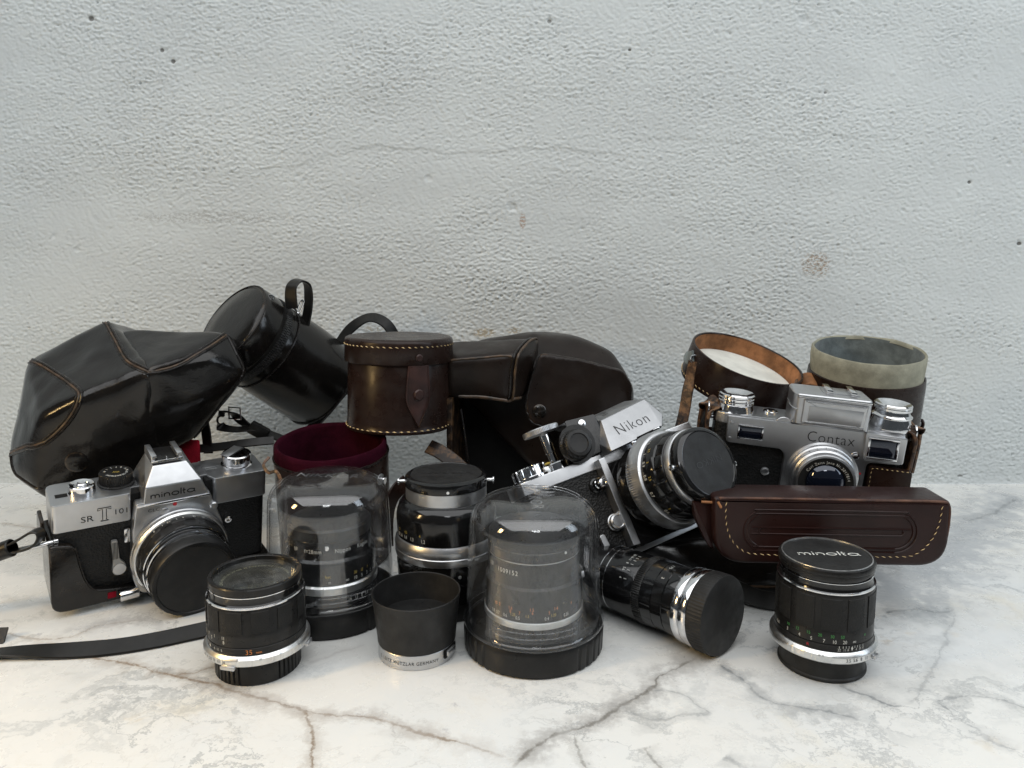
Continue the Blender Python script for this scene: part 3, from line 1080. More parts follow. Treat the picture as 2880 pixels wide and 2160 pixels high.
def hood():
    loc = (-0.0607, 0.4641, 0)
    t = thing('lens_hood', 'short black metal lens hood standing on an engraved silver band, open top', 'lens hood', loc)
    vd = viewdeg(loc)
    part('hood_shell', lathe([(24.3, 9.4), (24.7, 9.8), (24.9, 13.2), (25.6, 19.0), (27.5, 38.2), (27.9, 39.3), (28.05, 40.1), (27.7, 40.5), (27.2, 40.2), (26.9, 38.6), (24.4, 15.5), (23.4, 9.4)], 96, closed=True), M['black_matte'], t)
    part('inner_baffle', lathe([(25.3, 22.6), (24.4, 22.2), (0, 22.0)], 72), M['black_plastic'], t)
    bd = part('mount_band', lathe([(22.6, .0), (24.0, .0), (24.3, .3), (24.35, 9.0), (24.1, 9.4), (22.6, 9.4)], 96, closed=True), M['satin_chrome'], t)
    text_part(wrap(txt('E. LEITZ WETZLAR GERMANY', 3.0, .95, 1.12), 24.5, 4.4, vd - 17), M['print_black'], bd)
    lv = part('release_lever', xf(rbox(23.6, 26.2, -4.6, 4.6, 4.2, 8.2, .7), RZ(vd + 56)), M['satin_chrome'], bd)
    part('release_slot', xf(rbox(23.8, 24.7, -6.4, 6.4, 3.2, 9.0, .3), RZ(vd + 57)), M['black_interior'], bd)


def nikkor_lens():
    loc = (-0.0468, 0.5305, 0)
    t = thing('camera_lens', 'tall black lens with broad silver rings and pinned black cap between the clear domes', 'lens', loc)
    vd = viewdeg(loc)
    part('rear_cap', lathe([(0, 0), (31, 0), (32, 1), (32, 11), (31, 12.5), (0, 12.5)], 96), M['black_plastic'], t)
    br = part('aperture_barrel', lathe([(30, 12.5), (33.2, 13), (33.8, 16), (34, 24), (35.2, 26), (35.6, 36), (35.2, 40.5)], 96), M['enamel'], t)
    part('index_dot', xf(lathe([(1.2, 0), (1.1, .5), (0, .6)], 20), RZ(vd + 14) @ T(35.5, 0, 34) @ RY(90)), M['satin_chrome'], br)
    part('silver_ring', lathe([(34.8, 40.6), (36.2, 41.2), (36.7, 43), (36.7, 46.3), (36.3, 46.8), (36.7, 47.4), (36.9, 49.5), (36.5, 52.2), (35.2, 54.6), (34.4, 55.0)], 120), M['satin_chrome'], t)

    def scal(a, i):
        return {1: 0, 2: .0, 3: .35, 4: 1.0, 5: 1.0, 6: .2}.get(i, 0) * 0.9 * (abs(math.cos(a * 4.5)) - .5)
    fr = part('focus_ring', lathe([(34.2, 55.0), (34.9, 55.4), (35.2, 62), (35.4, 66), (35.2, 70.0), (34.6, 73.4), (33.6, 76.6), (31.6, 79.2), (28.9, 80.4)], 180, scal), M['enamel'], t)
    text_part(join(*[wrap(txt(s, 3.5, .75), 35.45, 58.6, vd + d) for s, d in (('1.2', -27), ('1.3', -42), ('1.4', -53), ('1.6', -62), ('1.8', -69), ('2', -76))]), M['print_white'], fr)
    text_part(join(*[wrap(txt(s, 3.0, .8), 35.45, 62.2, vd + d) for s, d in (('4', -31), ('4.5', -52), ('5', -66))]), M['print_yellow'], fr)
    part('front_ring', lathe([(28.4, 80.3), (28.7, 80.6), (28.7, 89.0), (28.2, 89.4)], 96), M['satin_chrome'], t)
    cp = part('front_cap', lathe([(28.4, 89.3), (29.2, 89.6), (29.4, 93.6), (28.8, 95.6), (27.0, 96.8), (25.6, 96.9), (25.2, 96.5), (0, 96.4)], 96), M['enamel'], t)
    part('cap_disc', lathe([(25.2, 96.55), (0, 96.6)], 72), M['black_matte'], cp)
    text_part(xf(txt('NIKKO', 7.6, 1.35, 1.05), T(3.5, 1.0, 96.9) @ RZ(vd + 90 + 180 - 3)), M['print_black'], cp)
    for d in (-88, 84):
        part('cap_pin', xf(lathe([(1.3, 0), (1.3, 3.8), (2.4, 4.2), (2.4, 5.0), (0, 5.3)], 24), RZ(vd + d) @ T(29.0, 0, 92) @ RY(90)), M['chrome'], cp)
    part('cap_screw', xf(lathe([(1.1, 0), (1.0, .5), (0, .6)], 20), RZ(vd + 2) @ T(29.2, 0, 91.6) @ RY(90)), M['chrome'], cp)


def dome_case(loc, label, grips, emboss_rot, badge):
    t = thing('dome_case', label, 'lens case', loc, group='clear bubble lens cases')
    vd = viewdeg(loc)

    def notch(a, i):
        if i not in (2, 3):
            return 0.0
        for c, h in grips:
            if sector(a, vd + c, h):
                return -0.9 if (math.degrees(a) % 9.0) < 2.2 else 0.0
        return 0.0
    part('screw_base', lathe([(0, 0), (43.0, 0), (44.8, 1.2), (45.3, 13.4), (44.8, 15.4), (44.3, 16.6), (43.2, 17.0), (42.2, 16.4), (41.6, 4.0), (0, 4.0)], 320, notch), M['black_plastic'], t)
    def curve(P):
        return [(max(q.x, 0.0), q.y) for q in spline([Vector((r_, z_, 0)) for r_, z_ in P], 5)]
    outer = curve([(41.5, 76), (41.1, 82), (39.8, 87.4), (37.2, 91.8), (33.4, 95.0), (28.4, 97.0), (20, 98.0), (0, 98.3)])
    inner = curve([(0, 96.9), (20, 96.6), (27.8, 95.6), (32.6, 93.6), (36.0, 90.8), (38.4, 86.8), (39.6, 81.8), (40.0, 76)])
    outer[-1], inner[0] = (0, 98.3), (0, 96.9)
    d = part('dome', lathe([(44.0, 17.0), (45.0, 17.3), (45.4, 18.2), (45.3, 19.8), (44.4, 20.6), (43.9, 22.0), (43.6, 26)] + outer + inner + [(42.0, 26), (42.2, 22), (42.2, 17.0)], 128, closed=False), M['clear'], t)
    for z in (24.0, 27.5):
        part('screw_thread', lathe([(42.0 - .04 * (z - 20), z - .5), (41.5 - .04 * (z - 20), z), (42.0 - .04 * (z - 20), z + .5)], 96), M['clear'], d)
    part('moulded_lettering', xf(join(*[move(g, 0, 0, 0) for g in [txt('NIKKOR', 11.5, 1.0, 1.05)]]), T(0, 0, 98.1) @ RZ(emboss_rot)), M['embossed'], d)
    if badge:
        bx, by = badge
        ol = rounded([(-9, -4.2), (9, -4.2), (7.6, 4.2), (-7.6, 4.2)], 1.5, 4)
        ol.append(ol[0])
        part('moulded_badge', xf(join(strokes([ol], .6), move(txt('NIPPON', 3.0, 1.15), 0, 1.4, 0), move(txt('KOGAKU', 3.0, 1.1), 0, -1.9, 0)), T(bx, by, 97.9) @ RZ(vd + 90)), M['embossed'], d)
    return t, vd


def inner_lens_a(loc):
    t = thing('camera_lens', 'black lens marked f=28mm standing inside the left clear dome', 'lens', (loc[0], loc[1], 0.0041))
    vd = viewdeg(loc)
    part('rear_barrel', lathe([(0, 0), (28.5, 0), (28.8, 1), (29.5, 12), (31.2, 13.5), (31.5, 20.5)], 96), M['enamel'], t)
    part('silver_ring', lathe([(31.2, 20.4), (32.2, 20.8), (32.4, 25.6), (31.4, 26.8), (30.6, 27.0)], 300, knurl(.25, 1.2, vd - 20, 45, (2, 3))), M['bright_aluminium'], t)
    ap = part('aperture_scale', lathe([(31.0, 12.2), (31.8, 12.6), (31.9, 19.6), (31.3, 20.2)], 96), M['black_satin'], t)
    text_part(join(*[wrap(txt(s, 3.4, .8), 32.0, 16.2, vd + d) for s, d in (('16', 22), ('11', 31), ('8', 39), ('5.6', 47), ('4', 56))]), M['print_white'], ap)
    fr = part('focus_ring', lathe([(30.6, 27), (31.0, 27.3), (31.2, 40.5), (30.6, 42.4), (28.6, 44.0)], 96), M['enamel'], t)
    text_part(join(*[wrap(txt(s, 3.4, .8), 31.3, 29.8, vd + d) for s, d in (('m', -2), ('\u221e', 20), ('10', 31), ('5', 41), ('3', 50), ('2', 58))]), M['print_white'], fr)
    text_part(join(*[wrap(txt(s, 3.0, .8), 31.3, 33.6, vd + d) for s, d in (('feet', -4), ('30', 31), ('15', 41), ('7', 51))]), M['print_yellow'], fr)
    nb = part('name_band', lathe([(28.6, 44), (28.4, 45), (28.4, 55.2), (28.0, 56.0)], 96), M['enamel'], t)
    text_part(join(*[wrap(txt(s, 4.0, .85, 1.1), 28.55, 50.0, vd + d) for s, d in (('\u2116', -52), ('f=28mm', -24), ('Nippon', 17), ('Kogaku', 50))]), M['print_white'], nb)
    part('index_stud', xf(lathe([(1.9, 0), (1.8, 1.4), (0, 1.8)], 24), RZ(vd - 5) @ T(28.3, 0, 53) @ RY(90)), M['chrome'], nb)
    part('front_cap', lathe([(28.0, 56.0), (28.6, 56.3), (28.7, 63.0), (27.6, 64.4), (24, 64.6), (0, 64.4)], 96), M['black_plastic'], t)


def inner_lens_b(loc):
    t = thing('camera_lens', 'black lens with silver band and yellow distance figures inside the right clear dome', 'lens', (loc[0], loc[1], 0.0041))
    vd = viewdeg(loc)
    part('rear_barrel', lathe([(0, 0), (28, 0), (28.6, 1), (29, 10), (31.0, 12), (31.2, 20.2)], 240, knurl(.4, 3, None, 180, (4,))), M['black_satin'], t)
    part('silver_band', lathe([(31.0, 20.2), (31.9, 20.5), (32.0, 24.2), (31.2, 24.6)], 96), M['bright_aluminium'], t)
    fr = part('focus_ring', lathe([(31.0, 24.6), (31.2, 24.9), (31.1, 40), (30.8, 44.5), (29.6, 46.0), (29.2, 50.5)], 120), M['black_satin'], t)
    text_part(join(*[wrap(txt(s, 3.0, .8), 31.3, 27.3, vd + d) for s, d in (('0.35', 40), ('0.4', 15), ('0.5', -18), ('0.6', -34), ('0.7', -45), ('0.8', -53))]), M['print_white'], fr)
    text_part(join(*[wrap(txt(s, 3.0, .8), 31.3, z, vd + d) for s, z, d in (('1.4', 33, 26), ('5', 31, 18), ('1.5', 33.2, -2), ('6', 31.2, -1), ('1.6', 33, -27), ('7', 30.6, -16), ('8', 30.8, -27), ('2', 33.2, -42), ('10', 33, -48), ('4', 33.4, 48))]), M['print_orange'], fr)
    text_part(join(*[wrap(txt(s, 2.6, .8), 31.3, 29.0, vd + d) for s, d in (('1.20', 23), ('1.5', -7), ('1.25', -24))]), M['print_yellow'], fr)
    nb = part('name_band', lathe([(29.2, 50.5), (29.4, 51), (29.4, 59.6), (28.8, 60.6)], 96), M['black_satin'], t)
    text_part(join(wrap(txt('\u2116', 4.2), 29.55, 55.5, vd - 62), wrap(txt('1009152', 4.2, .9, 1.2), 29.55, 54.6, vd - 34)), M['print_white'], nb)
    part('trim_ring', ring_line(29.1, 60.9, .4, .4), M['satin_chrome'], t)
    part('front_cap', lathe([(28.6, 61.2), (29.2, 61.5), (29.2, 67.0), (28.7, 67.6), (29.0, 68.2), (28.9, 73.0), (27.8, 74.4), (0, 74.0)], 96), M['black_satin'], t)
    part('index_dot', xf(lathe([(.9, 0), (.8, .4), (0, .5)], 16), RZ(vd + 42) @ T(29.2, 0, 66) @ RY(90)), M['print_white'], t)


def lying_lens():
    a, b = Vector((0.0768, 0.5198, 0.0230)), Vector((0.1340, 0.4570, 0.0262))
    d = (b - a).normalized()
    t = thing('camera_lens', 'black lens lying on its side with double chrome ring and plain black cap', 'lens', a)
    t.rotation_euler = d.to_track_quat('Z', 'Y').to_euler()
    part('rear_barrel', lathe([(0, -18), (20, -18), (21.2, -17), (21.4, -4), (22.0, -3.4), (22.2, 1.6), (21.6, 2.4)], 96), M['enamel'], t)
    for z in (-3.2, 2.2):
        part('silver_line', ring_line(22.3, z, .42, .5), M['chrome'], t)
    ap = part('aperture_barrel', lathe([(21.8, 2.6), (22.2, 3), (22.3, 26.0), (21.9, 26.8)], 96), M['enamel'], t)
    part('grip_ring', lathe([(21.9, 26.8), (22.9, 27.2), (23.0, 32.6), (22.4, 33.6)], 300, knurl(.4, 1.8, None, 180, (1, 2))), M['black_satin'], t)

    def steps(k):
        def rf(a, i):
            return -0.4 if (math.degrees(a) + k) % 60 < 24 and i in (1, 2) else 0.0
        return rf
    part('focus_ring', lathe([(22.2, 33.6), (22.6, 34.0), (22.6, 42.4), (21.8, 42.6)], 180, steps(0)), M['enamel'], t)
    part('focus_ring', lathe([(21.8, 42.6), (22.6, 43.0), (22.6, 51.0), (21.8, 51.4)], 180, steps(18)), M['enamel'], t)
    part('focus_ring', lathe([(21.8, 51.4), (22.8, 51.8), (22.9, 59.0), (22.2, 59.6)], 180, steps(7)), M['enamel'], t)
    for z, r in ((60.0, 24.6), (66.2, 25.0)):
        part('chrome_ring', lathe([(r - 1.6, z - .4), (r - .3, z), (r, z + .8), (r, z + 4.4), (r - .4, z + 5.2), (r - 1.6, z + 5.8)], 120), M['chrome'], t)
    cp = part('front_cap', lathe([(23.6, 72.0), (25.3, 72.3), (25.5, 72.9), (25.5, 81.6), (25.0, 83.0), (23.8, 83.6), (0, 83.6)], 300, knurl(.3, 2.4, None, 180, (2, 3))), M['black_matte'], t)
    up = math.degrees(math.atan2(*[(t.rotation_euler.to_matrix().inverted() @ Vector((-.3, -.75, .6)))[i] for i in (1, 0)]))
    text_part(join(*[xf(wrap(txt(s, 2.8, .8), 22.45, 0, up + dd), T(0, 0, z)) for s, z, dd in (('4', 16, 8), ('5.6', 16, -8), ('8', 16, -20), ('11', 16, -29), ('16', 16, -36), ('22', 16, -43))], *[wrap(([(-.15, -1.2, 0), (.15, -1.2, 0), (.15, 1.2, 0), (-.15, 1.2, 0)], [(0, 1, 2, 3)]), 22.45, 20, up + dd) for dd in (8, -8, -20, -29, -36, -43)]), M['print_white'], ap)
    text_part(join(wrap(txt('1.75', 2.8), 22.85, 47, up - 42), wrap(txt('2', 2.8), 22.85, 47, up - 14)), M['print_white'], ap)


tele_lens()
wide_lens()
hood()
nikkor_lens()
LD, RD = (-0.1280, 0.5195, 0), (0.0140, 0.4745, 0)
dome_case(LD, 'clear plastic dome case on black screw base, behind the leftmost loose lens', [(70, 40), (-75, 40)], -6, (-3, -22))
dome_case(RD, 'clear plastic dome case on black screw base, front centre beside the lens hood', [(66, 34), (-72, 32)], -86, None)
inner_lens_a(LD)
inner_lens_b(RD)
lying_lens()


# ------------------------------------------------------------------ cameras
def facing(geo, x, y, z):
    """a lathe turned to face the viewer side (-Y)"""
    return xf(geo, T(x, y, z) @ RX(90))


def arc_front(geo, r, ang, x, y, z):
    return facing(ring_text(geo, r, ang, 0), x, y, z)


def srt_camera():
    loc, rot = (-0.2574, 0.5487, 0.0106), (10.4, 0.1, 36.75)
    t = thing('film_camera', 'chrome and black film camera leaning forward on its capped lens, far left', 'camera', loc, rot)
    body = prism(rounded([(-72, 0), (72, 0), (72, 33), (-72, 33)], 6, 4), 3, 54.5, 'Z', .6)
    part('body', body, M['leatherette'], t, wn=True)
    # top covers either side of the prism
    lc = part('top_cover', prism(rounded([(-72.5, -1), (-24, -1), (-22, 8), (-22, 33.5), (-72.5, 33.5)], [3, 2, 2, 1, 6], 3), 54, 75, 'Z', .9), M['satin_chrome'], t, wn=True)
    text_part(join(front(txt('SR', 6.2, 1.25, 1.0), -51.5, -1.25, 61.0), front(txt('101', 5.6, 1.25, 1.0), -30.2, -1.25, 62.6)), M['print_black'], lc, 'engraving')
    tp = [[(-4.2, 3.4), (-4.2, 5.0), (4.2, 5.0), (4.2, 3.4), (1.2, 4.1), (1.2, -3.9), (2.6, -4.9), (-2.6, -4.9), (-1.2, -3.9), (-1.2, 4.1), (-4.2, 3.4)]]
    text_part(front(strokes(tp, .55), -40.8, -1.25, 62.6), M['print_black'], lc, 'engraving')
    rc = part('top_cover', prism(rounded([(30, 6), (33.5, -1), (72.5, -1), (72.5, 33.5), (30, 33.5)], [2, 2, 3, 6, 1], 3), 53.5, 75, 'Z', .9), M['grey_chrome'], t, wn=True)
    text_part(xf(join(txt('MINOLTA', 2.6, 1.0), move(txt('CAMERA CO', 2.1, 1.0), 0, -3, 0)), T(37.5, 19, 75.1)), M['print_grey'], rc, 'engraving')
    part('top_bridge', rbox(-24, 31, 9, 33, 54, 74.6, .6), M['grey_chrome'], t, wn=True)
    for x0, x1 in ((-23.5, -17.5), (27.5, 33)):
        part('prism_gap', rbox(x0, x1, 1.5, 12, 54, 73.4, .3), M['black_interior'], t)
    # pentaprism housing
    pr = part('prism_housing', hull([(-17.4, -8, 66.5), (27.6, -8, 67.5), (-16.1, -8, 80), (22, -8, 80), (-8.8, 1.5, 92.2), (14.2, 1.5, 92.2), (-9.5, 24, 93.4), (15, 24, 93.4), (-17, 30, 76), (24, 30, 76), (-18, 30, 66), (28, 30, 66)], .9), M['satin_chrome'], t, wn=True)
    text_part(front(logo_minolta(30, .85), 2.7, -8.25, 73.2), M['print_black'], pr, 'logo')
    sh = part('accessory_shoe', rbox(-9.6, 11.2, 2.5, 24.5, 93.0, 95.2, .4), M['grey_chrome'], t, wn=True)
    part('shoe_floor', rbox(-6.2, 7.8, 3.4, 24.2, 95.0, 95.6, .1), M['black_satin'], sh)
    for s, x in ((1, -9.6), (-1, 11.2)):
        part('shoe_rail', prism([(x, 95), (x + s * 2.2, 95), (x + s * 2.2, 97.4), (x + s * 3.6, 97.4), (x + s * 3.6, 99.2), (x, 99.2)], 2.4, 24, 'Y', .25), M['satin_chrome'], sh)
    part('shoe_front', rbox(-9.8, 11.4, 1.6, 2.6, 94.2, 95.6, .3), M['chrome'], sh)
    part('shoe_stop', rbox(.4, 1.0, 2.4, 5.5, 95.6, 97.4, .1), M['chrome'], sh)
    # mirror-box apron
    ap = part('front_apron', prism(rounded([(-21.9, 69), (27.5, 69.6), (37.4, 42), (41, 10), (36, -4), (-20, -4), (-25.5, 10), (-24.4, 48)], [1.5, 1.5, 4, 6, 10, 10, 6, 4], 4), -8, 1, 'Y', .9), M['satin_chrome'], t, wn=True)
    part('apron_ledge', rbox(-21.5, 27.8, -9.0, -6.5, 66.0, 68.0, .5), M['chrome'], ap)
    text_part(front(txt('CLC', 3.4, 1.25), -10.5, -8.3, 62.4), M['print_black'], ap)
    part('index_dot', facing(lathe([(1.5, 0), (1.3, .6), (0, .8)], 20), 3.6, -8, 64.2), M['print_red'], ap)
    part('lens_release', facing(lathe([(2.9, 0), (2.9, 1.8), (2.2, 2.4), (0, 2.6)], 24), 30.5, -7.8, 57.5), M['satin_chrome'], ap)
    part('rivet', facing(lathe([(3.2, 0), (3.0, 1.2), (0, 1.8)], 24), -3.5, -8, 59.5), M['satin_chrome'], ap)
    # controls on the top
    sb = part('shutter_collar', move(lathe([(8.6, 0), (8.6, 3.0), (8.2, 5.4), (7.6, 6.0), (5.2, 5.2), (4.6, 4.4), (0, 4.4)], 48), -52, 14.5, 75), M['chrome'], t)
    part('shutter_button', move(lathe([(3.4, 3.8), (3.4, 6.2), (2.6, 6.9), (1.4, 6.4), (0, 6.3)], 32), -52, 14.5, 75), M['chrome'], sb)
    dl = part('speed_dial', move(lathe([(12.2, 0), (12.2, .8), (11.0, 1.4), (11.0, 7.6), (10.5, 8.4), (0, 8.4)], 180, knurl(.35, 4, None, 180, (2, 3))), -29.5, 20, 75), M['black_satin'], t)
    text_part(join(*[xf(ring_text(txt(s, 2.5, .85), 7.2, 160 - 27 * i, 0), T(-29.5, 20, 83.55)) for i, s in enumerate(['B', '1', '2', '4', '8', '15', '30', '60', '125', '250', '500', '1000'])]), M['print_white'], dl)
    text_part(xf(txt('ASA', 2.6), T(-29.5, 19, 83.6) @ RZ(-15)), M['print_yellow'], dl)
    part('frame_counter', rbox(-68.5, -61, 10.5, 15.5, 75.0, 75.25, .1), M['black_interior'], lc)
    rw = part('rewind_knob', move(lathe([(11.6, 0), (11.6, .8), (10.2, 1.4), (10.2, 3.6), (10.9, 4.2), (10.9, 9.0), (10.2, 9.8), (0, 9.9)], 64), 55, 17.5, 75), M['chrome'], t)
    part('rewind_crank', xf(rbox(-10, 10, -.35, .35, 9.7, 10.25, .1), T(55, 17.5, 75) @ RZ(40)), M['black_satin'], rw)
    part('rewind_crank', xf(rbox(-9.6, 9.6, -3.9, 3.9, 9.8, 10.15, .1), T(55, 17.5, 75) @ RZ(40) @ T(0, 4.4, 0)), M['grey_chrome'], rw)
    # front controls
    lv = part('timer_lever', prism(rounded([(-37.6, 41.5), (-33.4, 41.5), (-32.4, 26), (-28.6, 22), (-28.0, 17), (-30.5, 13.6), (-35.5, 13.6), (-37.6, 17), (-36.6, 26)], [1.2, 1.2, 2, 2, 2, 2, 2, 2, 2], 3), -3.4, -.4, 'Y', .5), M['lever_grey'], t, wn=True)
    part('lever_screw', facing(lathe([(4.4, 0), (4.2, .8), (0, 1.0)], 32), -32.8, -3.2, 18.6), M['satin_chrome'], lv)
    for i in range(4):
        part('lever_rib', rbox(-36.7 + i * .9, -36.3 + i * .9, -3.8, -3.2, 27, 40, .1), M['black_satin'], lv)
    part('hold_button', rbox(-29.4, -25.0, -3.6, 0, 38, 49, 1.2), M['chrome'], t, wn=True)
    part('sync_socket', facing(lathe([(2.6, 0), (2.6, 3), (1.6, 3.2), (0, 2.6)], 24), 43, -.5, 40), M['chrome'], t)
    # lens
    cx, cz = 6.5, 26.5
    ln = part('lens_mount', facing(lathe([(33.5, 0), (33.5, 2.2), (32.8, 3.0)], 120), cx, -8, cz), M['grey_chrome'], t)
    part('aperture_ring', facing(lathe([(31, 2.6), (33.0, 3.0), (33.2, 6.4), (32.2, 8.0), (31.2, 8.3)], 300, knurl(.25, 1.2, 250, 60, (1, 2))), cx, -8, cz), M['bright_aluminium'], ln)
    fr = part('focus_ring', facing(lathe([(31.2, 8.0), (31.4, 8.6), (31.0, 12.8), (30.7, 13.2), (30.7, 20.5), (30.0, 21.6), (28.6, 22.0)], 180, knurl(.5, 15, None, 180, (3, 4))), cx, -8, cz), M['black_satin'], ln)
    text_part(join(*[facing(wrap(txt(s, 2.8, .8), 31.6, 10.6, 90 + d), cx, -8, cz) for s, d in (('8', 38), ('1', 26), ('1.5', 18), ('2', 8), ('4', 0), ('10', -14), ('\u221e', -26))]), M['print_white'], fr)
    for z, r in ((22.4, 29.6), (28.2, 28.8)):
        part('trim_ring', facing(ring_line(r, z, .55, .6), cx, -8, cz), M['chrome'], ln)
    part('front_barrel', facing(lathe([(28.6, 22.6), (28.2, 24.6), (28.4, 27.6), (28.2, 28.6), (28.0, 32.5)], 96), cx, -8, cz), M['enamel'], ln)

    def notch(a, i):
        return -.7 if sector(a, 205, 24) and i in (1, 2, 3) and int(math.degrees(a) / 2) % 2 else 0.0
    cp = part('front_cap', facing(lathe([(26.8, 31.6), (28.3, 31.9), (28.6, 33), (28.6, 41.4), (27.8, 42.8), (26.2, 43.4), (25.5, 43.3), (25.1, 42.7), (0, 42.6)], 180, notch), cx, -8, cz), M['black_plastic'], ln)
    part('cap_disc', facing(lathe([(25.0, 42.75), (0, 42.8)], 72), cx, -8, cz), M['black_matte'], cp)
    # lug
    part('strap_lug', xf(lathe([(1.5, 0), (1.5, 14), (2.6, 14.5), (2.6, 17), (0, 17.4)], 20), T(-86, 2, 46.2) @ RY(86)), M['chrome'], t)
    part('film_rewind_stud', xf(lathe([(0, 0), (3.6, 0), (4.0, .5), (4.0, 12), (3.4, 12.6), (0, 12.6)], 32), T(-34, -9, -.2) @ RY(88)), M['chrome'], t)
    # half case
    h = thing('half_case', 'glossy black leather half case wrapped round the bottom of the far left camera', 'camera case', loc, rot)
    poly = [(-75.5, -5.5), (-75.5, 46.5), (-71, 47), (-62, 45.2), (-59, 41), (-57.4, 31), (-54.5, 17), (-50, 8), (-44, 5.6), (-30, 3.2), (-10, 0), (40, 0), (76, 3), (76, -5.5)]
    part('front_wall', prism(rounded(poly, [9, 4, 2, 3, 3, 4, 4, 2.5, 2, 2, 3, 3, 2, 2], 4), -4.6, 37, 'Y', 1.6, 3), M['black_leather'], h, wn=True)
    lip = [(-71, -5, 46.8), (-62.5, -5, 44.8), (-59, -5, 40), (-57.3, -5, 30), (-54.2, -5, 16.5), (-49.5, -5, 8), (-43, -5, 5.4), (-28, -5, 3.0)]
    part('edge_lip', tube(lip, .55, 6), M['piping'], h)
    part('lining', rbox(-41, -35.5, -5.4, -3.8, -2.4, 2.2, .4), M['red_felt'], h)
    part('side_wrap', prism(rounded([(-79, 46), (-75.8, 45), (-75.8, 60), (-78.4, 60)], [1.2, .6, .6, 1.2], 3), 8, 28, 'Y', 1.2), M['black_leather'], h, wn=True)


